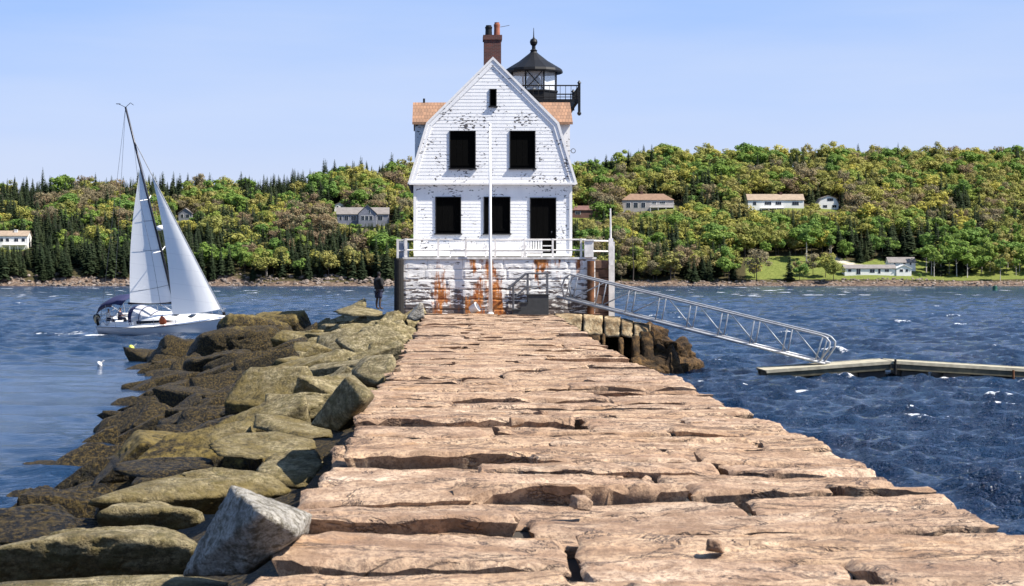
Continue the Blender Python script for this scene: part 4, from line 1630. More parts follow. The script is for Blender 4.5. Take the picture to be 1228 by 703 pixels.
    for sgn, a, rl, lab in ((-1, 497.5, 494.5, None), (1, 683.5, 686.5, None)):
        xo, xi = fx(a, yd), 2.4 + sgn * 1.6
        xro, ze, zr = fx(rl, yd), fz(148, yd), fz(126, yd + 1.8)
        lo, hi = min(xo, xi), max(xo, xi)
        q = MB()
        q.prism([(yd, zb), (yd + 3.8, zb), (yd + 3.8, ze), (yd + 1.9, zr - .1), (yd, ze)], 'x', lo, hi)
        dm = q.build('dormer', M['paint'], lh)
        q = MB()
        l2, h2 = min(xro, xi), max(xro, xi)
        q.prism([(yd - .25, ze - .08), (yd + 1.9, zr), (yd + 4.05, ze - .08), (yd + 4.05, ze + .04), (yd + 1.9, zr + .14), (yd - .25, ze + .04)], 'x', l2, h2)
        q.build('dormer_roof', M['cedar'], dm)
        if sgn < 0:
            q = MB()
            vx = fx(508.5, yd + 1.9)
            q.tube([(vx, yd + 1.9, zr), (vx, yd + 1.9, zr + .34)], .055, 8)
            q.build('vent_pipe', M['blackmetal'], dm)
        else:
            q = MB()
            c = at(687.5, 181, yd - .1)
            q.tube([c + Vector((math.cos(i * .5236) * .11, 0, math.sin(i * .5236) * .11)) for i in range(13)], .018, 6)
            q.tube([c + Vector((-.11, 0, 0)), c + Vector((-.32, 0, 0))], .015, 6)
            q.build('hose_ring', M['steelrail'], dm)
    # --- chimney
    yc = 95.5
    c0, c1, ct = fx(580.5, yc), fx(601, yc), fz(42, yc)
    q = MB()
    q.box(c0, c1, yc, yc + 1.0, az - 1.2, ct - .25)
    q.box(c0 - .05, c1 + .05, yc - .05, yc + 1.05, ct - .248, ct)
    ch = q.build('chimney', M['brick'], lh)
    for i, (a, b_, top, mt) in enumerate(((582, 590.5, 29, 'blackmetal'), (592.5, 600, 25.5, 'clay'))):
        q = MB()
        xc = (fx(a, yc) + fx(b_, yc)) / 2
        rr = (fx(b_, yc) - fx(a, yc)) / 2
        hz = fz(top, yc) - ct
        q.lathe([(rr, 0), (rr * .92, hz * .6), (rr * 1.02, hz * .78), (rr * 1.02, hz * .86), (rr * .8, hz * .9), (rr * .8, hz)], (xc, yc + .5, ct), 14)
        q.build('chimney_pot', M[mt], ch)
    q = MB()
    q.tube([at(600, 32.5, yc + .5), at(611, 30.5, yc + .5)], .014, 5)
    q.build('antenna_rod', M['steelrail'], ch)
    # --- tower, gallery and lantern
    yt = 98.6
    cx = fx(640, yt)
    zg = fz(127, yt)
    q = MB()
    q.box(cx - 1.7, cx + 1.7, yt - 1.7, yt + 1.7, ztop, zg)
    q.build('tower', M['paint'], lh)
    G = 2.28
    q = MB()
    q.box(cx - G, cx + G, yt - G, yt + G, zg, zg + .14)
    for i in range(4):
        for sx, sy in ((-1, -1), (1, -1), (1, 1), (-1, 1)):
            q.tube([(cx + sx * 1.65, yt + sy * 1.65, zg - .9), (cx + sx * 2.15, yt + sy * 2.15, zg - .02)], .06, 6)
        break
    ga = q.build('gallery', M['blackmetal'], lh)
    zr = fz(108, yt)
    q = MB()
    for (p, r_) in (((cx - G, yt - G), (cx + G, yt - G)), ((cx + G, yt - G), (cx + G, yt + G)), ((cx + G, yt + G), (cx - G, yt + G)), ((cx - G, yt + G), (cx - G, yt - G))):
        q.tube([(p[0], p[1], zr), (r_[0], r_[1], zr)], .035, 6)
        q.tube([(p[0], p[1], zg + .25), (r_[0], r_[1], zg + .25)], .022, 6)
        for i in range(16):
            t = (i + .5) / 16
            xx, yy_ = p[0] + (r_[0] - p[0]) * t, p[1] + (r_[1] - p[1]) * t
            q.tube([(xx, yy_, zg + .1), (xx, yy_, zr)], .014, 5)
    q.build('gallery_rail', M['blackmetal'], ga)
    for sx, sy in ((1, -1), (-1, -1), (1, 1), (-1, 1)):
        q = MB()
        zz = fz(141, yt) if (sx, sy) == (1, -1) else zg - .05
        X, Yp = cx + sx * G, yt + sy * G
        q.box(X - .065, X + .065, Yp - .065, Yp + .065, zz, zr + .12)
        q.lathe([(.12, 0), (.05, .1), (.01, .16)], (X, Yp, zr + .12), 8)
        if (sx, sy) == (1, -1): q.lathe([(.04, -.1), (.11, -.02), (.11, .05), (.08, .08)], (X, Yp, zz), 8)
        q.build('gallery_post', M['blackmetal'], ga)
    z1, z2, z3 = fz(110, yt), fz(86, yt), fz(62.5, yt)
    ro = R(22.5)
    rl = 1.27
    q = MB()
    q.lathe([(rl + .04, zg + .14), (rl + .04, z1 - .08), (rl + .1, z1 - .08), (rl + .1, z1)], (cx, yt, 0), 8, ro)
    la = q.build('lantern_room', M['blackmetal'], lh)
    q = MB()
    pts = [(cx + math.cos(ro + i * math.pi / 4) * rl, yt + math.sin(ro + i * math.pi / 4) * rl) for i in range(8)]
    for i in range(8):
        p, n_ = pts[i], pts[(i + 1) % 8]
        q.tube([(p[0], p[1], z1), (p[0], p[1], z2)], .045, 6)
        if i in (5, 7):
            q.tube([(p[0], p[1], z1 + .02), (n_[0], n_[1], z2)], .022, 5)
            q.tube([(n_[0], n_[1], z1 + .02), (p[0], p[1], z2)], .0225, 5)
    q.build('glazing_bar', M['blackmetal'], la)
    for i in range(8):
        p, n_ = pts[i], pts[(i + 1) % 8]
        k = .965
        P = lambda w, z: (cx + (w[0] - cx) * k, yt + (w[1] - yt) * k, z)
        q = MB()
        q.poly([P(p, z1), P(n_, z1), P(n_, z2), P(p, z2)])
        q.build('pane', M['lanternglass'], la, fixn=False)
    q = MB()
    q.lathe([(rl + .28, z2 - .10), (rl + .30, z2 - .02), (rl + .26, z2 + .10), (rl * .62, z2 + (z3 - z2) * .52), (.22, z3 - .06), (.14, z3 + .05)], (cx, yt, 0), 16, ro)
    rf = q.build('lantern_roof', M['blackmetal'], la)
    q = MB()
    zb_ = fz(50.5, yt)
    q.lathe([(.14, z3 - .02), (.20, z3 + .08), (.10, z3 + .16), (.10, zb_ - .21), (.18, zb_ - .12), (.21, zb_), (.17, zb_ + .13), (.06, zb_ + .2), (.03, zb_ + .3), (.012, fz(33.5, yt))], (cx, yt, 0), 14)
    q.build('finial', M['blackmetal'], rf)
    q = MB()
    q.lathe([(.12, z1 - .2), (.12, z1 + .12), (.26, z1 + .16), (.37, z1 + .35), (.40, z1 + .55), (.33, z1 + .72), (.20, z1 + .85), (.08, z1 + .92)], (cx, yt, 0), 18)
    q.build('lens', M['lens'], la, True)
    # --- deck rail
    yr = YF + .06
    zt1, zt2, zdk = fz(287.5, YF), fz(300, YF), ztop + .10
    rail = MB()
    rail.tube([(x0 + .02, yr, zt1), (fx(703, YF), yr, zt1)], .038, 6)
    rail.tube([(x0 + .02, yr, zt2), (fx(703, YF), yr, zt2)], .034, 6)
    for z in (zt1, zt2):
        rail.tube([(fx(711, YF), yr + .02, z - .05), (fx(732, YF + .8), yr + 1.0, z - .05)], .042, 6)
        rail.tube([(x0 - .02, yr + .1, z), (x0 - .02, YF + 12, z)], .035, 6)
    ra = rail.build('railing', M['white_rail'], lh)
    for px, w in ((487, .055), (525.5, .05), (558.5, .045), (594, .04), (629, .045), (663, .045), (697, .05)):
        q = MB()
        q.box(fx(px, YF) - w, fx(px, YF) + w, yr - w, yr + w, zdk, zt1 + .06)
        q.build('post', M['white_rail'], ra)
    for i in range(6):
        q = MB()
        q.box(x0 - .07, x0 + .03, YF + 1.6 + 2 * i, YF + 1.7 + 2 * i, zdk, zt1 + .04)
        q.build('post', M['white_rail'], ra)
    q = MB()
    q.box(fx(701, YF), fx(711.5, YF), yr - .2, yr + .22, zdk, fz(289, YF))
    q.box(fx(700, YF), fx(712.5, YF), yr - .25, yr + .27, fz(289, YF) + .002, fz(289, YF) + .07)
    q.build('gate_pillar', M['white_rail'], ra)
    q = MB()
    q.box(fx(730.5, YF + .9), fx(735.5, YF + .9), yr + .85, yr + 1.05, fz(313, YF + 1) - .2, fz(286, YF + 1))
    q.build('post', M['white_rail'], ra)
    q = MB()                                                     # blue-grey side screen at the left corner
    xa, xb = fx(475.5, YF), fx(485, YF)
    q.box(xa + .11, xb, yr + .12, yr + .16, zdk - .05, zt1 - .06)
    q.build('side_screen', M['bluegrey'], ra)
    q = MB()
    q.box(xa, xa + .11, yr, yr + .11, zdk - .05, zt1 + .04)
    q.box(xa, xb, yr + .02, yr + .07, zt1 - .05, zt1 + .02)
    q.box(xa, xb, yr + .022, yr + .068, zt2 - .05, zt2 + .01)
    q.build('screen_frame', M['white_rail'], ra)


M['paintedge'] = simple('flaked_white_edge', (.72, .70, .68), .7, var=.45, scale=3)
M['darkwall'] = simple('grey_sheathing', (.10, .10, .105), .9)
def glassmat():
    t = NT('lantern_glass')
    t.base((.95, .97, .97), .12)
    t.b.inputs['Transmission Weight'].default_value = .55
    t.b.inputs['IOR'].default_value = 1.02
    return t.m
M['lanternglass'] = glassmat()
M['lens'] = simple('green_fresnel_lens', (.10, .15, .15), .15, var=.3, scale=20)
build_lighthouse()


def single(mb, name, mat, label, cat, **kw):
    o = mb.build(name, mat, None, **kw)
    return tag(o, label, cat)


# pole, pile, thin pole
def poles():
    Y = YF - .5
    t = thing('flagpole', (fx(588, Y), Y, 0), 'tall slim white flagpole standing at the end of the path in front of the wall', 'flagpole')
    b = MB()
    b.tube([(fx(588.3, Y), Y, -.05), (fx(588, Y), Y, fz(300, Y)), (fx(587.5, Y), Y, fz(151, Y))], .105, 12, .05)
    b.build('pole', M['white'], t, True)
    b = MB()
    b.lathe([(.16, -.05), (.16, .06), (.11, .1)], (fx(588.3, Y), Y, 0), 12)
    b.build('base', M['white'], t)
    b = MB()
    b.lathe([(.03, 0), (.075, .04), (.075, .08), (.03, .12)], (fx(587.5, Y), Y, fz(151, Y)), 10)
    b.build('cap', M['white'], t)
    b = MB()
    x = fx(478.5, YF - .1)
    b.lathe([(.245, -1.2), (.235, .8), (.225, fz(311, YF) - .05), (.20, fz(310, YF))], (x, YF - .1, 0), 14, .2)
    single(b, 'timber_pile', M['tar'], 'black tarred timber pile at the left corner of the painted foundation', 'pile')
    Y = YF + 1.2
    b = MB()
    b.tube([(fx(732.5, Y), Y, fz(292, Y)), (fx(732, Y), Y, fz(250, Y))], .05, 8, .035)
    single(b, 'thin_pole', M['white_rail'], 'thin pale pole rising from the right corner of the deck rail', 'pole')
    # pale tub on its side by the wall
    t = thing('tub', (fx(568.5, YF - .45), YF - .45, 0), 'white tub lying on its side against the foundation, left of the flagpole', 'tub')
    c = Vector((fx(568.5, YF - .45), YF - .42, .17))
    b = MB()
    b.lathe([(.14, -.2), (.2, -.17), (.235, .16), (.25, .18), (.25, .21), (.215, .21), (.2, .0), (.13, -.15)], (0, 0, 0), 18)
    mtx = Matrix.Translation(c) @ Matrix.Rotation(R(-20), 4, 'Z') @ Matrix.Rotation(R(62), 4, 'Y')
    b.v = [tuple(mtx @ Vector(v)) for v in b.v]
    lo = min(v[2] for v in b.v)
    b.v = [(v[0], v[1], v[2] - lo + .02) for v in b.v]
    b.build('shell', M['white'], t, True)
    b2 = MB()
    b2.lathe([(.205, .02), (.205, .03)], (0, 0, 0), 18)  # dark disc put in for the shade inside the tub's opening
    b2.v = [tuple(mtx @ Vector(v)) for v in b2.v]
    b2.v = [(v[0], v[1], v[2] - lo + .02) for v in b2.v]
    b2.build('inner_shade', M['greypaint'], t)


poles()


def bench(name, px0, px1, label, arm):
    Y = YF + .75
    zd = fz(311, YF) + .10
    x0, x1 = fx(px0, Y), fx(px1, Y)
    zt, zs = fz(287, Y), fz(300.5, Y)
    t = thing(name, ((x0 + x1) / 2, Y, zd), label, 'bench', 'white slatted benches on the lighthouse deck')
    b = MB()
    n = int((x1 - x0) / .115)
    s = (x1 - x0) / n
    for i in range(n):
        b.box(x0 + i * s + .018, x0 + (i + 1) * s - .018, Y + .28, Y + .31, zs + .06, zt - .07)
    b.box(x0, x1, Y + .265, Y + .325, zt - .07, zt)
    b.box(x0, x1, Y + .266, Y + .324, zs + .02, zs + .065)
    b.build('backrest', M['white'], t)
    b = MB()
    for i in range(4):
        b.box(x0 + .01, x1 - .01 + (.35 if arm else 0), Y - .28 + i * .135, Y - .17 + i * .135, zs - .03, zs + .005)
    b.box(x0 + .02, x1 - .02, Y - .275, Y - .24, zs - .12, zs - .032)
    b.build('seat', M['white'], t)
    for x in (x0 + .03, x1 - .09):
        for y in (Y - .26, Y + .20):
            b = MB()
            b.box(x, x + .06, y, y + .06, zd, zs - .034)
            b.build('leg', M['white'], t)
    for x in ((x0, x1 - .07) if not arm else (x0,)):
        b = MB()
        b.box(x, x + .07, Y - .3, Y + .262, zs + .22, zs + .255)
        b.box(x + .01, x + .06, Y - .28, Y - .23, zs + .006, zs + .218)
        b.build('armrest', M['white'], t)
    if arm:
        b = MB()
        b.box(x1 - .02, x1 + .5, Y - .1, Y - .03, zs + .20, zs + .25)
        b.box(x1 + .42, x1 + .47, Y - .09, Y - .04, zs - .02, zs + .198)
        b.build('armrest', M['white'], t)


bench('garden_bench', 538.5, 584, 'white slatted bench on the deck left of the flagpole, before the middle window', False)
bench('garden_bench', 586, 627.5, 'white slatted bench on the deck right of the flagpole', False)
bench('garden_bench', 629.5, 651, 'short white slatted bench with armrest before the black doorway', True)


def stairs():
    Y0, Y1 = 86.0, 87.2
    x = lambda p: fx(p, Y0)
    z = lambda p: fz(p, Y0)
    t = thing('boarding_steps', (x(636), 86.6, 0), 'dark grey boarding steps with handrails between the flagpole and the gangway', 'steps')
    b = MB()
    zb = -.02
    b.prism([(x(615), zb), (x(658), zb), (x(658), z(354)), (x(633), z(354)), (x(633), z(364)), (x(624), z(364)), (x(624), z(372)), (x(615), z(372))], 'y', Y0, Y1)
    b.build('step_box', M['greypaint'], t, bevel=.015)
    b = MB()
    for a, c, q in ((613.5, 624.5, 372), (623, 633.5, 364), (632, 659.5, 354)):
        b.box(x(a), x(c), Y0 - .04, Y1 + .04, z(q) + .003, z(q) + .045)
    b.build('tread', M['greypaint'], t)
    for y in (Y0 + .02, Y1 - .02):
        b = MB()
        b.tube([(x(609), y, z(347)), (x(631.5), y, z(328)), (x(657), y, z(328))], .045, 8)
        b.tube([(x(617), y, z(358)), (x(632), y, z(344)), (x(657), y, z(344))], .03, 8)
        for a, c, d in ((616, 372, 341), (633.5, 354, 328), (657, 354, 328)):
            b.tube([(x(a), y, z(c)), (x(a), y, z(d))], .03, 8)
        b.build('handrail', M['steelrail'], t)


stairs()


def gangway():
    # foot on the float, head on a platform beside the steps
    A = Vector((fx(668, 86.4), 86.4, fz(356, 86.4)))
    B = Vector((fx(989, 80.2), 80.2, fz(436.5, 80.2)))
    t = thing('gangway', A, 'long aluminium truss gangway sloping from the steps down to the floating dock', 'gangway')
    d = (B - A)
    L = d.length
    u = d.normalized()
    side = Vector((-u.y, u.x, 0)).normalized() * -1
    if side.y > 0: side = -side                                  # towards the camera
    up = side.cross(u)
    if up.z < 0: up = -up
    hgt = 1.18
    W = .8
    for k, off in enumerate((0.0, W)):
        o = -side * off
        b = MB()
        P = lambda s, h: A + o + u * s + up * h
        b.tube([P(0, 0), P(L, 0)], .062, 8)
        top = [P(.35, .05), P(.15, .55), P(.2, .95), P(.45, hgt), P(L - .45, hgt)]
        top += [P(L - .2, hgt - .04), P(L + .02, hgt - .2), P(L + .05, hgt - .45), P(L - .25, .05)]
        b.tube(top, .043, 8)
        n = 8
        for i in range(1, n + 1):
            s = .45 + (L - .9) * i / n
            b.tube([P(s, .0), P(s + (.12 if i == n else 0), hgt - .02)], .03, 6)
            s0 = .45 + (L - .9) * (i - 1) / n
            if k: b.tube([P(s0, .03), P(s, hgt)] if i < 4 else [P(s0, hgt), P(s, .03)], .028, 6)
        b.tube([P(.45, .0), P(.5, hgt)], .03, 6)
        b.build('truss', M['alu'], t, True)
    b = MB()
    P2 = lambda s, w, h: A - side * w + u * s + up * h
    b.add([P2(0, .05, .03), P2(L, .05, .03), P2(L, W - .05, .03), P2(0, W - .05, .03), P2(0, .05, -.03), P2(L, .05, -.03), P2(L, W - .05, -.03), P2(0, W - .05, -.03)],
          [(0, 1, 2, 3), (7, 6, 5, 4), (0, 4, 5, 1), (1, 5, 6, 2), (2, 6, 7, 3), (3, 7, 4, 0)])
    b.build('walkway', M['alu_dark'], t)
    for w in (.1, W - .1):
        b = MB()
        c = P2(L - .05, w, -.08)
        b.tube([c - side * .06, c + side * .06], .10, 12)
        b.build('roller', M['float'], t)


gangway()


def docks():
    W = 2.4
    def dk(p0, p1, label, nx):
        a, c = Vector(p0), Vector(p1)
        t = thing('floating_dock', (a + c) / 2, label, 'dock')
        u = (c - a).normalized()
        v = Vector((0, 1, 0))
        n = u.cross(v)
        if n.z < 0: n = -n
        L = (c - a).length
        P = lambda s, w, h: a + u * s + v * w + n * h
        def blk(b, s0, s1, w0, w1, h0, h1):
            b.add([P(s0, w0, h0), P(s1, w0, h0), P(s1, w1, h0), P(s0, w1, h0), P(s0, w0, h1), P(s1, w0, h1), P(s1, w1, h1), P(s0, w1, h1)],
                  [(3, 2, 1, 0), (4, 5, 6, 7), (0, 1, 5, 4), (1, 2, 6, 5), (2, 3, 7, 6), (3, 0, 4, 7)])
        b = MB()
        m = int(L / .16)
        for i in range(m): blk(b, L * i / m + .006, L * (i + 1) / m - .006, .06, W - .06, -.04, 0)
        b.build('decking', M['timber'], t)
        b = MB()
        blk(b, 0, L, -.05, .055, -.11, .025)
        blk(b, 0, L, W - .055, W + .05, -.11, .025)
        b.build('rubbing_strake', M['timber'], t)
        b = MB()
        blk(b, .03, L - .03, 0, .12, -.36, -.113)
        blk(b, .03, L - .03, W - .12, W, -.36, -.113)
        for i in range(5): blk(b, .1 + (L - .4) * i / 4, .2 + (L - .4) * i / 4, .125, W - .125, -.34, -.05)
        b.build('stringer', M['dockside'], t)
        for i in range(nx):
            b = MB()
            s = .3 + (L - 1.8) * i / max(1, nx - 1)
            blk(b, s, s + 1.2, .25, W - .25, -.95, -.345)
            b.build('float', M['float'], t, bevel=.06)
        return P, L
    Y = 79.0
    h0, hm, h1 = at(919, 444.5, Y), at(1073, 433.5, Y), at(1236, 443, Y)
    P, L = dk(h0, hm - Vector((.06, 0, 0)), 'grey floating dock section under the foot of the gangway', 3)
    dk(hm + Vector((.06, 0, 0)), h1 + Vector((3.2, 0, -.2)), 'grey floating dock section at the right picture edge', 5)
    t = thing('dock_hinge', hm, 'dark iron hinge post joining the two dock sections', 'hinge')
    b = MB()
    b.tube([hm + Vector((0, -.12, -.55)), hm + Vector((0, -.12, .10))], .05, 8)
    b.build('pin', M['blackmetal'], t)
    b = MB()
    b.box(hm.x - .22, hm.x + .22, Y - .12, Y - .06, hm.z - .3, hm.z - .14)
    b.build('plate', M['blackmetal'], t)
    b = MB()
    q = at(1214, 447, Y)
    b.tube([q + Vector((0, -.15, -.5)), q + Vector((0, -.15, .12))], .05, 8)
    single(b, 'rubber_fender', M['rustpipe'], 'thin rusty upright fender on the right dock section', 'fender')


docks()


# ------------------------------------------------------------------ buoys
def buoys():
    M['ylw'] = simple('yellow_buoy_paint', (.62, .66, .08), .5)
    M['grn'] = simple('green_buoy_paint', (.01, .10, .06), .5)
    def at_w(px, py):
        Y = (H - WZ) * F / (py - VY)
        return Vector((fx(px, Y), Y, WZ))
    for px, py, mt, lab, r in ((157, 420.5, 'ylw', 'small yellow green float on the water in front of the sailboat', .2), (118.5, 440.5, 'white', 'small white mooring buoy floating in the calm water at left', .15)):
        c = at_w(px, py)
        t = thing('mooring_buoy', c, lab, 'buoy')
        b = MB()
        b.lathe([(.3 * r, -.4 * r), (.9 * r, -.1 * r), (1.05 * r, .35 * r), (.8 * r, .8 * r), (.3 * r, 1.0 * r)], (0, 0, 0), 14)
        mm = Matrix.Translation(c + Vector((0, 0, .12))) @ Matrix.Rotation(R(50), 4, 'Y')
        b.v = [tuple(mm @ Vector(v)) for v in b.v]
        b.build('body', M[mt], t, True)
        b = MB()
        b.tube([mm @ Vector((0, 0, .9 * r)), mm @ Vector((0, 0, 2.2 * r))], .03, 6)
        b.build('spindle', M['white_rail'], t)
    Y = 620
    c = Vector((fx(1193, Y), Y, WZ))
    t = thing('channel_buoy', c, 'green can buoy far out on the water near the right edge', 'buoy')
    b = MB()
    b.lathe([(.8, -.4), (.85, .1), (.78, .3), (.75, 1.5), (.7, 1.55)], c, 14)
    b.build('body', M['grn'], t)
    b = MB()
    b.tube([c + Vector((0, 0, 1.5)), c + Vector((0, 0, 1.9))], .12, 6)
    b.build('lifting_eye', M['grn'], t)


buoys()


# ------------------------------------------------------------------ people
def skin_mesh(name, chains, mat, parent, sub=2):
    """chains: lists of (key or point, radius); shared keys join"""
    V, E, Rr, K = [], [], [], {}
    for ch in chains:
        prev = None
        for (kname, p, r) in ch:
            if kname in K: i = K[kname]
            else:
                i = len(V)
                K[kname] = i
                V.append(tuple(p))
                Rr.append(r if isinstance(r, tuple) else (r, r))
            if prev is not None and prev != i: E.append((prev, i))
            prev = i
    me = bpy.data.meshes.new(name)
    me.from_pydata(V, E, [])
    o = bpy.data.objects.new(name, me)
    COL.objects.link(o)
    m = o.modifiers.new('skin', 'SKIN')
    m.use_smooth_shade = True
    for i, sv in enumerate(me.skin_vertices[0].data):
        sv.radius = Rr[i]
        sv.use_root = (i == 0)
    s = o.modifiers.new('sub', 'SUBSURF')
    s.levels = s.render_levels = sub
    me.materials.append(mat)
    put(o, parent)
    return o


def hand(prefix, wrist, d, side, s=1.0):
    """palm and five unequal, slightly curled fingers"""
    d = Vector(d).normalized()
    side = Vector(side).normalized()
    n = d.cross(side).normalized()
    w = Vector(wrist)
    palm = w + d * .05 * s
    ch = [[(prefix + 'w', w, .026 * s), (prefix + 'p', palm, (.036 * s, .02 * s)), (prefix + 'k', w + d * .085 * s, (.036 * s, .018 * s))]]
    for i, (o, L) in enumerate(((-.03, .07), (-.01, .08), (.01, .075), (.03, .058))):
        a = w + d * .10 * s + side * o * s
        ch.append([(prefix + 'k', 0, 0), (prefix + 'f%da' % i, a, .009 * s), (prefix + 'f%db' % i, a + d * L * .55 * s + n * .008 * s, .0085 * s), (prefix + 'f%dc' % i, a + d * L * .95 * s + n * .028 * s, .0075 * s)])
    ch.append([(prefix + 'p', 0, 0), (prefix + 't0', w + d * .05 * s - side * .045 * s, .011 * s), (prefix + 't1', w + d * .085 * s - side * .06 * s, .0095 * s)])
    return ch


M['skin'] = simple('skin', (.36, .20, .14), .6, var=.1)
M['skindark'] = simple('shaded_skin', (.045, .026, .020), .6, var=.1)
M['hairdark'] = simple('dark_hair', (.012, .010, .009), .7)
M['clothblack'] = simple('black_cloth', (.010, .010, .012), .9)
M['clothnavy'] = simple('navy_cloth', (.015, .02, .05), .9)
M['clothwhite'] = simple('white_cloth', (.72, .72, .72), .9)
M['clothtan'] = simple('tan_cloth', (.45, .36, .22), .9)


def head_features(t, c, f, s=1.0, hair='hairdark', skin='skin', cap=None):
    """hair, ears, nose and eyes round a head at c looking along f"""
    f = Vector(f).normalized()
    r = f.cross(Vector((0, 0, 1))).normalized()
    b = MB()
    U, Fc = ico(3)
    V = np.array([c[:]]) + U * np.array([.083, .092, .10]) * s
    back = -(U @ np.array(f[:]))
    keep = (back > -.25) & (U[:, 2] > -.45) | (U[:, 2] > .45)
    b.add(V + np.array([0, 0, .022 * s]) - np.array(f[:]) * .012 * s, [tuple(q) for q in Fc if keep[q].all()])
    b.build('hair', M[cap or hair], t, True, 0, False)
    b = MB()
    for sg in (-1, 1):
        e = c + f * .082 * s + r * sg * .032 * s + Vector((0, 0, .008 * s))
        b.lathe([(.001, -.008 * s), (.008 * s, 0), (.001, .008 * s)], e, 8)
    b.build('eye', M['clothblack'], t)


def stander():
    base = at(454, 371, 84.6)
    t = thing('person', base, 'person in dark jacket and shorts standing on the rocks left of the lighthouse', 'person')
    k = 1.70 / 1.75
    f = Vector((.75, .66, 0)).normalized()                        # looking out over the water, back half to us
    r = Vector((f.y, -f.x, 0))
    P = lambda a, b, z: base + r * a * k + f * b * k + Vector((0, 0, z * k))
    ch = [[('pel', P(0, 0, .95), (.15, .11)), ('wst', P(0, 0, 1.12), (.14, .10)), ('cst', P(0, .01, 1.33), (.17, .115)), ('sh', P(0, -.01, 1.45), (.11, .08)), ('nk', P(0, .01, 1.53), .055),
           ('hd', P(0, .03, 1.60), .07), ('hc', P(0, .03, 1.68), .088), ('ht', P(0, .02, 1.73), .06)]]
    hc = P(0, .03, 1.66)
    ch.append([('hd', 0, 0), ('chin', P(0, .09, 1.585), .028)])
    ch.append([('hc', 0, 0), ('nose', P(0, .125, 1.645), .012)])
    cl, cj, cs = [], [], []
    for sg, n in ((-1, 'l'), (1, 'r')):
        ch.append([('hc', 0, 0), (n + 'ear', P(sg * .092, .02, 1.65), .016)])
        sh, el, wr = P(sg * .20, -.01, 1.42), P(sg * .26, -.03, 1.14), P(sg * .17, .17, 1.00)
        ch.append([('sh', 0, 0), (n + 's', sh, .06), (n + 'e', el, .042), (n + 'w', wr, .028)])
        ch += hand(n, wr, (wr - el) * .4 + r * (-sg * .15) + Vector((0, 0, -.05)), Vector((0, 0, 1)), k)
        hp, kn, an = P(sg * .095, 0, .86), P(sg * .115, .015, .48), P(sg * .125, -.02, .09)
        ch.append([('pel', 0, 0), (n + 'h', hp, .09), (n + 'kn', kn, .058), (n + 'cf', P(sg * .12, -.025, .33), .056), (n + 'an', an, .036), (n + 'ft', P(sg * .14, .10, .035), (.042, .03)), (n + 'to', P(sg * .15, .17, .03), (.038, .022))])
        cj.append([('Csh', P(0, -.01, 1.43), (.15, .10)), (n + 'cs', sh, .09), (n + 'ce', el, .075), (n + 'cw', P(sg * .185, .14, 1.02), .055)])
        cs.append([('Spel', P(0, 0, .95), (.19, .14)), (n + 'sh', P(sg * .098, 0, .82), .125), (n + 'sk', P(sg * .115, .01, .50), .115)])
    body = skin_mesh('body', ch, M['skindark'], t)
    skin_mesh('jacket', [[('Cp', P(0, 0, .90), (.235, .17)), ('Cw', P(0, 0, 1.10), (.225, .165)), ('Cc', P(0, .01, 1.30), (.24, .165)), ('Csh', P(0, -.01, 1.43), (.17, .115)), ('Cn', P(0, 0, 1.50), .075)]] + cj, M['clothblack'], t)
    skin_mesh('shorts', cs, M['clothnavy'], t)
    head_features(t, hc, f, k, cap='clothblack')


stander()


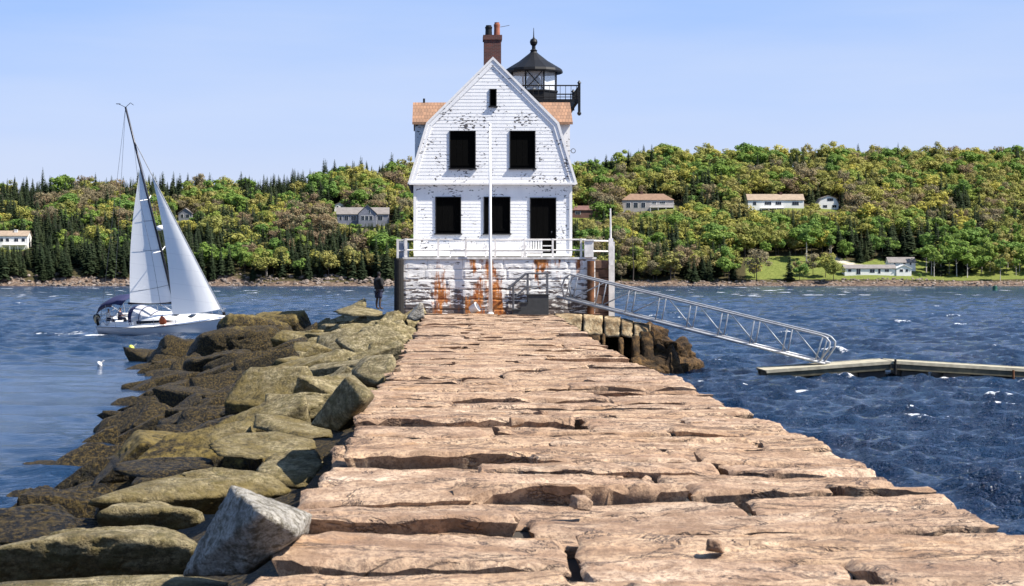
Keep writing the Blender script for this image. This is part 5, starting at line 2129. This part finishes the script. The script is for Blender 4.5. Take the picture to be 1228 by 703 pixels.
# ------------------------------------------------------------------ the sailboat
def sailboat():
    Y = 139.0
    yaw, heel, trim = R(-24), R(17), R(-1)
    c = at(200, 402, Y)
    c.z = WZ
    t = thing('sailboat', c, 'white sailing yacht heeling under two white sails, left of the breakwater', 'sailboat')
    # local axes: x to the bow, y to port, z up; heel to starboard = towards the camera
    MT = Matrix.Translation(c) @ Matrix.Rotation(yaw, 4, 'Z') @ Matrix.Rotation(heel, 4, 'X') @ Matrix.Rotation(trim, 4, 'Y')

    def tr(b):
        b.v = [tuple(MT @ Vector(v)) for v in b.v]
        return b
    L = 11.0
    st = np.linspace(0, 1, 26)
    def beam(s): return 1.78 * np.sin(np.pi * (.30 + .70 * s)) ** .62 * np.where(s > .98, .3, 1) if s < .999 else .02
    def half(s):
        return float(np.interp(s, [0, .15, .35, .55, .75, .9, .97, 1], [1.42, 1.62, 1.80, 1.74, 1.30, .66, .25, .03]))
    def sheer(s): return 1.12 + .28 * s ** 2
    def keelz(s): return float(np.interp(s, [0, .1, .4, .7, .9, 1], [-.02, -.22, -.52, -.42, -.12, .25]))
    m = 9
    V = []
    for s in st:
        x = -5.3 + L * s
        hb, zt, zk = half(s), sheer(s), keelz(s)
        for j in range(2 * m + 1):
            q = (j - m) / m
            a = abs(q)
            yy = hb * (a ** .55) * (1 - .06 * (a > .99)) * (1 if q >= 0 else -1)
            zz = zk + (zt - zk) * a ** 1.9
            V.append((x + .35 * s ** 6 * a, yy, zz))
    b = MB()
    n = 2 * m + 1
    b.add(V, [tuple(q) for q in gridfaces(len(st), n)])
    b.f.append(tuple(range(n - 1, -1, -1)))
    tr(b)
    b.build('hull', M['gel'], t, True).data.set_sharp_from_angle(angle=R(50))
    # deck
    b = MB()
    D = []
    for s in st:
        x = -5.3 + L * s + .35 * s ** 6
        hb, zt = half(s), sheer(s)
        for q in (-1, -.6, 0, .6, 1): D.append((x, hb * q * .985, zt - .005 + .06 * (1 - abs(q))))
    b.add(D, [tuple(q) for q in gridfaces(len(st), 5)])
    tr(b)
    b.build('deck', M['deckwhite'], t, True)
    # toe rail and dark stripe
    for nm, mat, off, r in (('toe_rail', 'steelrail', .03, .025), ):
        b = MB()
        for sg in (-1, 1):
            b.tube([(-5.3 + L * s + .35 * s ** 6, sg * half(s) * .99, sheer(s) + off) for s in st], r, 5)
        tr(b)
        b.build(nm, M[mat], t)
    # cabin trunk
    b = MB()
    cs = [(-1.9, 1.12, .62), (-1.0, 1.15, .60), (.6, 1.05, .50), (2.0, .80, .34), (3.2, .45, .12), (3.6, .25, .0)]
    C = []
    for (x, w, h) in cs:
        zb = sheer((x + 5.3) / L) - .05
        C += [(x, -w, zb), (x, -w * .94, zb + h * .75), (x, -w * .6, zb + h), (x, 0, zb + h * 1.06), (x, w * .6, zb + h), (x, w * .94, zb + h * .75), (x, w, zb)]
    b.add(C, [tuple(q) for q in gridfaces(len(cs), 7)])
    b.f.append((6, 5, 4, 3, 2, 1, 0))
    tr(b)
    cab = b.build('cabin', M['deckwhite'], t, True)
    b = MB()
    for sg in (-1, 1):
        pts = [(-1.7, 1.165, .17), (.9, 1.04, .20), (1.5, .92, .24), (.9, 1.02, .36), (-1.7, 1.13, .40)]
        b.poly([(x, sg * (w + .012), sheer((x + 5.3) / L) - .05 + h) for x, w, h in pts])
    tr(b)
    b.build('cabin_window', M['pane'], cab, fixn=False)
    b = MB()
    for x, w in ((1.25, .5), (2.55, .42)):
        zb = sheer((x + 5.3) / L) + (.47 if x < 2 else .25)
        b.box(x - w / 2, x + w / 2, -.28, .28, zb, zb + .05)
    tr(b)
    b.build('hatch', M['pane'], cab)
    for sg in (-1, 1):
        b = MB()
        yw = sg * 1.775
        b.box(.35, 1.25, yw - .02, yw + .02, .52, .70)
        tr(b)
        b.build('hull_window', M['pane'], t)
    # cockpit coaming
    b = MB()
    for sg in (-1, 1): b.box(-4.9, -1.92, sg * 1.1 - .12, sg * 1.1 + .12, 1.1, 1.42)
    b.box(-2.0, -1.92, -1.0, 1.0, 1.1, 1.6)
    tr(b)
    b.build('coaming', M['deckwhite'], t, bevel=.05)
    # spray hood
    b = MB()
    sec = [(-2.55, 1.22, 1.02), (-2.15, 1.22, 1.12), (-1.5, 1.15, .98), (-.75, 1.02, .55)]
    C = []
    na = 11
    for x, w, h in sec:
        for i in range(na):
            a = math.pi * i / (na - 1)
            C.append((x + (.25 if x < -2.3 else 0) * (1 - math.sin(a)), -w * math.cos(a), 1.22 + h * math.sin(a) ** .7))
    b.add(C, [tuple(q) for q in gridfaces(2, na)])
    hood_bands = [tuple(q) for q in gridfaces(4, na)]
    tr(b)
    hood = b.build('spray_hood', M['navy'], t, True)
    b = MB()
    b.add(C[na:], [tuple(q) for q in gridfaces(3, na)])
    tr(b)
    b.build('hood_window', M['hoodglass'], hood, True)
    b = MB()
    for sc in (C[0:na], C[na:2 * na], C[2 * na:3 * na], C[3 * na:]): b.tube(sc, .035, 5)
    tr(b)
    b.build('hood_piping', M['navy'], hood)
    # bimini
    b = MB()
    C = []
    for (x, z, w) in ((-5.35, 2.15, 1.05), (-4.9, 2.75, 1.15), (-4.2, 3.05, 1.2), (-3.3, 3.12, 1.2), (-2.75, 2.98, 1.15)):
        for i in range(7):
            q = (i - 3) / 3
            C.append((x, w * q, z - .22 * abs(q) ** 3))
    b.add(C, [tuple(q) for q in gridfaces(5, 7)])
    tr(b)
    bi = b.build('bimini', M['navy'], t, True)
    bi.modifiers.new('thick', 'SOLIDIFY').thickness = .04
    b = MB()
    for sg in (-1, 1):
        for (x0, x1, z1) in ((-4.3, -5.3, 2.0), (-4.3, -4.2, 2.85), (-4.3, -2.8, 2.75)):
            b.tube([(x0, sg * 1.3, 1.2), (x1, sg * 1.13, z1)], .022, 5)
    tr(b)
    b.build('bimini_frame', M['alu'], bi)
    # rig
    MX = 1.25
    mh = 17.6
    rake = R(4.3)
    mast = lambda z: Vector((MX - math.tan(rake) * (z - 1.7), 0, z))
    b = MB()
    b.tube([mast(1.6), mast(8), mast(mh)], .115, 10, .075)
    tr(b)
    ma = b.build('mast', M['mastdark'], t, True)
    b = MB()
    for z, w in ((6.6, .95), (10.6, .75)):
        for sg in (-1, 1): b.tube([mast(z), mast(z) + Vector((-.25, sg * w, .1))], .035, 5)
    tr(b)
    b.build('spreader', M['deckwhite'], ma)
    b = MB()
    b.lathe([(.05, -.16), (.27, -.14), (.31, 0), (.27, .14), (.05, .17)], mast(8.4) + Vector((.42, 0, 0)), 14)
    b.tube([mast(8.3), mast(8.3) + Vector((.42, 0, -.1))], .03, 5)
    tr(b)
    b.build('radar_dome', M['deckwhite'], ma, True)
    b = MB()
    tp = mast(mh)
    b.tube([tp, tp + Vector((-.55, 0, .28))], .02, 5)
    b.tube([tp + Vector((-.75, 0, .3)), tp + Vector((-.4, 0, .27))], .03, 5)
    b.tube([tp, tp + Vector((.5, 0, .30)), tp + Vector((.72, 0, .12))], .022, 5)
    tr(b)
    b.build('wind_vane', M['blackmetal'], ma)
    # boom out to starboard a little, sheets eased
    ba = R(6)
    bz = 2.55
    be = Vector((MX - 3.9 * math.cos(ba), -3.9 * math.sin(ba), bz + .12))
    b = MB()
    b.tube([mast(bz), be], .09, 8)
    tr(b)
    b.build('boom', M['mastdark'], t, True)
    def sail(luff0, luff1, foot, rows, cols, belly, side, nm, mat, roach=0.0):
        V = []
        for i in range(rows):
            v = i / (rows - 1)
            A = luff0.lerp(luff1, v)
            Bp = foot.lerp(luff1, v)
            Bp = Bp + (Bp - A).normalized() * roach * math.sin(math.pi * v) if (Bp - A).length > .01 else Bp
            for j in range(cols):
                u = j / (cols - 1)
                p = A.lerp(Bp, u)
                d = belly * (A - Bp).length * math.sin(math.pi * u ** .75)
                V.append(p + side * d)
        b = MB()
        b.add(V, [tuple(q) for q in gridfaces(rows, cols)])
        tr(b)
        return b.build(nm, mat, t, True, 0, False)
    side = Vector((0, -1, 0))
    ms = sail(mast(bz + .1) + Vector((-.12, 0, 0)), mast(12.9) + Vector((-.1, 0, 0)), be + Vector((.15, 0, .08)), 24, 14, .10, side, 'main_sail', M['sail'], .30)
    b = MB()
    for v in (.13, .40, .62):
        A = (mast(bz + .1)).lerp(mast(12.9), v)
        Bp = be.lerp(mast(12.9), v)
        pts = []
        for j in range(9):
            u = j / 8
            pts.append(A.lerp(Bp, u) + side * (.10 * (A - Bp).length * math.sin(math.pi * u ** .75) + .012) + Vector((0, 0, -.4 * u if v < .2 else 0)))
        b.tube(pts, .018, 4)
    tr(b)
    b.build('sail_batten', M['steelrail'], ms)
    # genoa on the furler
    tack = Vector((5.35, 0, 1.55))
    head = mast(mh - 2.4)
    hd = tack.lerp(head, .80)
    clew = Vector((1.6, -1.15, 2.0))
    js = sail(tack.lerp(head, .035), hd, clew, 24, 14, .13, side, 'jib', M['sail'], -.25)
    b = MB()
    b.tube([tack, head], .035, 6)
    tr(b)
    b.build('forestay', M['alu'], t)
    b = MB()
    b.tube([tack + Vector((0, 0, .0)), tack + Vector((0, 0, .22))], .12, 8)
    tr(b)
    b.build('furling_drum', M['blackmetal'], t)
    b = MB()
    for p in ((-5.2, .9, 1.15), (-5.2, -.9, 1.15)): b.tube([mast(mh), p], .012, 4)
    for sg in (-1, 1):
        b.tube([mast(mh - 2.4), mast(10.6) + Vector((-.25, sg * .75, .1)), mast(6.6) + Vector((-.25, sg * .95, .1)), (MX - .2, sg * 1.65, 1.2)], .012, 4)
    tr(b)
    b.build('rigging', M['steelrail'], t)
    b = MB()
    b.tube([mast(1.75) + Vector((-.1, 0, 0)), mast(bz) + Vector((-1.3, -.15, .02))], .045, 6)
    tr(b)
    b.build('boom_vang', M['deckwhite'], t)
    # pulpits, stanchions, lifelines
    b = MB()
    for sg in (-1, 1):
        prev = None
        for s in (.04, .18, .34, .5, .66, .82, .95):
            p = Vector((-5.3 + L * s, sg * half(s) * .96, sheer(s)))
            q = p + Vector((0, 0, .62))
            b.tube([p, q], .016, 4)
            if prev: b.tube([prev, q], .009, 4)
            prev = q
        b.tube([prev, Vector((5.6, 0, 2.05))], .02, 4)
    b.tube([(-5.1, -1.4, 1.75), (-5.1, 1.4, 1.75)], .02, 4)
    tr(b)
    b.build('guard_rail', M['alu'], t)
    # gear: outboard and horseshoe on the stern rail, orange bag amidships
    b = MB()
    b.lathe([(.10, -.55), (.14, -.1), (.26, .0), (.28, .25), (.2, .42), (.05, .46)], (-5.35, -.95, 1.55), 12)
    tr(b)
    b.build('outboard_motor', M['blackmetal'], t, True)
    b = MB()
    b.tube([Vector((-5.15, -1.25 + .25 * math.cos(a), 1.65 + .3 * math.sin(a))) for a in np.linspace(-.6, 3.75, 12)], .07, 8)
    tr(b)
    b.build('horseshoe_buoy', M['clothtan'], t, True)
    b = MB()
    b.lathe([(.08, 0), (.24, .05), (.28, .25), (.2, .5), (.06, .66)], (.85, -1.45, 1.32), 10)
    tr(b)
    b.build('orange_bag', M['orange'], t, True)
    # crew of two in the cockpit
    def crew(lx, ly, lab, top):
        base = MT @ Vector((lx, ly, 1.42))
        p = thing('person', base, lab, 'person')
        f = (MT.to_3x3() @ Vector((1, .1, 0))).normalized()
        f.z = 0
        f.normalize()
        r = Vector((f.y, -f.x, 0))
        P = lambda a, b_, z: base + r * a + f * b_ + Vector((0, 0, z))
        ch = [[('pel', P(0, 0, .10), (.15, .12)), ('wst', P(0, .02, .28), (.13, .10)), ('cst', P(0, .04, .48), (.16, .11)), ('sh', P(0, .03, .60), (.10, .08)), ('nk', P(0, .05, .68), .05), ('hd', P(0, .07, .75), .07), ('hc', P(0, .07, .83), .085), ('ht', P(0, .06, .88), .06)],
              [('hc', 0, 0), ('nose', P(0, .165, .80), .012)], [('hd', 0, 0), ('chin', P(0, .13, .735), .028)]]
        cj, cs = [], []
        for sg, n_ in ((-1, 'l'), (1, 'r')):
            ch.append([('hc', 0, 0), (n_ + 'ear', P(sg * .09, .06, .80), .015)])
            sh, el, wr = P(sg * .19, .03, .57), P(sg * .25, .10, .32), P(sg * .16, .33, .34)
            ch.append([('sh', 0, 0), (n_ + 's', sh, .06), (n_ + 'e', el, .042), (n_ + 'w', wr, .028)])
            ch += hand(n_, wr, (wr - el), Vector((0, 0, 1)))
            ch.append([('pel', 0, 0), (n_ + 'h', P(sg * .10, .05, .09), .09), (n_ + 'kn', P(sg * .13, .45, .10), .06), (n_ + 'an', P(sg * .13, .48, -.30), .038), (n_ + 'ft', P(sg * .14, .60, -.35), (.04, .03))])
            cj.append([('Csh', P(0, .03, .585), (.14, .10)), (n_ + 'cs', sh, .075), (n_ + 'ce', el, .06), (n_ + 'cw', P(sg * .175, .28, .335), .04)])
            cs.append([('Sp', P(0, 0, .11), (.18, .14)), (n_ + 'sh', P(sg * .10, .08, .10), .11), (n_ + 'sk', P(sg * .13, .46, .10), .085), (n_ + 'sa', P(sg * .13, .48, -.24), .06)])
        skin_mesh('body', ch, M['skin'], p)
        skin_mesh('jacket', [[('Cp', P(0, 0, .12), (.18, .14)), ('Cw', P(0, .02, .28), (.17, .135)), ('Cc', P(0, .04, .46), (.19, .14)), ('Csh', P(0, .03, .585), (.14, .10)), ('Cn', P(0, .04, .64), .07)]] + cj, M[top], p)
        skin_mesh('trousers', cs, M['clothnavy'], p)
        head_features(p, P(0, .07, .81), f, 1.0, cap='clothwhite')
    crew(-3.6, -.55, 'sailor in a navy jacket and pale cap seated under the bimini of the yacht', 'clothnavy')
    crew(-4.55, -.75, 'sailor in a pale jacket seated at the stern of the yacht', 'clothwhite')


M['gel'] = simple('white_gelcoat', (.66, .68, .72), .25, var=.05)
M['deckwhite'] = simple('white_deck', (.82, .82, .82), .4, var=.06)
M['navy'] = simple('navy_canvas', (.014, .018, .075), .85)
M['mastdark'] = simple('dark_mast', (.03, .032, .045), .35, .3)
M['orange'] = simple('orange_fabric', (.75, .13, .03), .7)
def sailmat():
    t = NT('sailcloth')
    tc = t.coord('World')
    n = t.noise(tc, .6, 3)
    zz = t.sep(tc)['Z']
    seam = t.math('PINGPONG', t.math('ADD', zz, t.math('MULTIPLY', t.sep(tc)['X'], .12)), .55)
    c = t.mix(t.maprange(seam, .0, .03, .55, 0), t.mix(n, (.86, .86, .86), (.92, .92, .91)), (.50, .50, .53))
    t.base(c, .8)
    t.bump(t.noise(t.coord('World', (1, 1, .4)), 1.3, 4), .35, .08)
    tr = t.n('ShaderNodeBsdfTranslucent')
    tr.inputs['Color'].default_value = (.88, .88, .88, 1)
    mx = t.n('ShaderNodeMixShader')
    mx.inputs[0].default_value = .45
    t.l(t.b.outputs[0], mx.inputs[1])
    t.l(tr.outputs[0], mx.inputs[2])
    t.l(mx.outputs[0], t.out.inputs['Surface'])
    return t.m
M['sail'] = sailmat()
def hoodglass():
    t = NT('clear_hood_vinyl')
    t.base((.55, .56, .60), .15)
    t.b.inputs['Transmission Weight'].default_value = .3
    t.b.inputs['IOR'].default_value = 1.1
    return t.m
M['hoodglass'] = hoodglass()
sailboat()


# ------------------------------------------------------------------ stones along the far beach
def shore_stones():
    rg = np.random.default_rng(12)
    VV, FF = [], []
    off = 0
    U, Fc = ico(1)
    for i in range(1500):
        px = rg.uniform(-60, 1290)
        y = SHORE + rg.uniform(2, 16)
        x = fx(px, y)
        grey = 350 < px < 500
        r = rg.uniform(.3, 1.0) * (1.5 if grey else .8 if px > 690 else 1.2)
        z = terr1(x, y)
        V = U * (r * rg.uniform(.6, 1.3, size=(len(U), 1))) * np.array([1.3, 1, .8]) + np.array([x, y, z + r * .2])
        VV.append(V)
        FF.append(Fc + off)
        off += len(V)
    me = npmesh('shore_rubble', np.concatenate(VV), np.concatenate(FF), False)
    t = NT('far_shore_stone')
    n = t.noise(t.coord('World'), .55, 4, .7)
    t.base(t.ramp(n, [(.3, (.05, .04, .035)), (.5, (.15, .12, .10)), (.7, (.36, .30, .26))]), .9)
    tag(link('shore_rubble', me, t.m), 'grey and brown rubble stones strewn along the foot of the far bank', 'rubble', kind='stuff')


shore_stones()

# ------------------------------------------------------------------ light, sky, camera
EL, AZ = 50.0, 109.0          # sun height; compass turn from +Y (away from the camera) towards +X
w = bpy.data.worlds.new('World')
S.world = w
w.use_nodes = True
nt = w.node_tree
bg = nt.nodes['Background']
sky = nt.nodes.new('ShaderNodeTexSky')
sky.sky_type = 'NISHITA'
sky.sun_disc = False
sky.sun_elevation = R(EL)
sky.sun_rotation = R(AZ)
sky.altitude = 0
sky.air_density = 1.0
sky.dust_density = .3
sky.ozone_density = 4.0
tcw = nt.nodes.new('ShaderNodeTexCoord')
sepw = nt.nodes.new('ShaderNodeSeparateXYZ')
nt.links.new(tcw.outputs['Generated'], sepw.inputs[0])
low = nt.nodes.new('ShaderNodeValToRGB')                       # the clear spring sky: milky at the horizon, deepening upwards
for i, (p, c) in enumerate(((.0, (.74, .78, .91)), (.10, (.68, .75, .92)), (.30, (.50, .66, 1.0)), (.50, (.335, .545, 1.0)), (1.0, (.17, .33, .72)))):
    if i > 1: low.color_ramp.elements.new(p)
    low.color_ramp.elements[i].position = p
    low.color_ramp.elements[i].color = (*c, 1)
mrw = nt.nodes.new('ShaderNodeMapRange')
mrw.inputs[2].default_value = .30
nt.links.new(sepw.outputs['Z'], mrw.inputs[0])
nt.links.new(mrw.outputs[0], low.inputs[0])
cl = nt.nodes.new('ShaderNodeTexNoise')                        # faint high cirrus
cl.inputs['Scale'].default_value = 2.2
cl.inputs['Detail'].default_value = 7
mpw = nt.nodes.new('ShaderNodeMapping')
mpw.inputs['Scale'].default_value = (1, 1, 7)
nt.links.new(tcw.outputs['Generated'], mpw.inputs[0])
nt.links.new(mpw.outputs[0], cl.inputs['Vector'])
clr = nt.nodes.new('ShaderNodeMapRange')
for i, v in enumerate((.40, .72, 0, .45)): clr.inputs[i + 1].default_value = v
nt.links.new(cl.outputs['Fac'], clr.inputs[0])
cm = nt.nodes.new('ShaderNodeMix')
cm.data_type = 'RGBA'
cm.inputs[7].default_value = (.74, .80, .95, 1)
nt.links.new(clr.outputs[0], cm.inputs[0])
nt.links.new(low.outputs[0], cm.inputs[6])
sc_ = nt.nodes.new('ShaderNodeVectorMath')
sc_.operation = 'SCALE'
sc_.inputs['Scale'].default_value = 5.05
nt.links.new(cm.outputs[2], sc_.inputs[0])
fw = nt.nodes.new('ShaderNodeMapRange')
for i, v in enumerate((.16, .45, 0, 1)): fw.inputs[i + 1].default_value = v
nt.links.new(sepw.outputs['Z'], fw.inputs[0])
mw = nt.nodes.new('ShaderNodeMix')
mw.data_type = 'RGBA'
nt.links.new(fw.outputs[0], mw.inputs[0])
nt.links.new(sc_.outputs[0], mw.inputs[6])
nt.links.new(sky.outputs[0], mw.inputs[7])
nt.links.new(mw.outputs[2], bg.inputs['Color'])
bg.inputs['Strength'].default_value = .10

sl = bpy.data.lights.new('sun', 'SUN')
sl.energy = 5.0
sl.angle = R(.5)
sl.color = (1.0, .93, .82)
so = bpy.data.objects.new('sun', sl)
COL.objects.link(so)
dirv = Vector((math.sin(R(AZ)) * math.cos(R(EL)), math.cos(R(AZ)) * math.cos(R(EL)), math.sin(R(EL))))
so.rotation_euler = dirv.to_track_quat('Z', 'Y').to_euler()
so.location = (40, -20, 60)

cd = bpy.data.cameras.new('camera')
cd.sensor_width = 36
cd.lens = 36 * F / 1228
cd.shift_x = (614 - VX) / 1228
cd.shift_y = -(351.5 - VY) / 1228
cd.clip_start = .5
cd.clip_end = 20000
cd.dof.use_dof = True
cd.dof.focus_distance = 85
cd.dof.aperture_fstop = 8.0
co = bpy.data.objects.new('camera', cd)
COL.objects.link(co)
co.location = (0, 0, H)
co.rotation_euler = (R(90), 0, 0)
S.camera = co

S.view_settings.view_transform = 'Standard'
S.view_settings.look = 'None'
S.view_settings.gamma = 1
S.view_settings.use_curve_mapping = False
S.view_settings.exposure = 1.0
S.cycles.max_bounces = 6
S.cycles.use_denoising = True
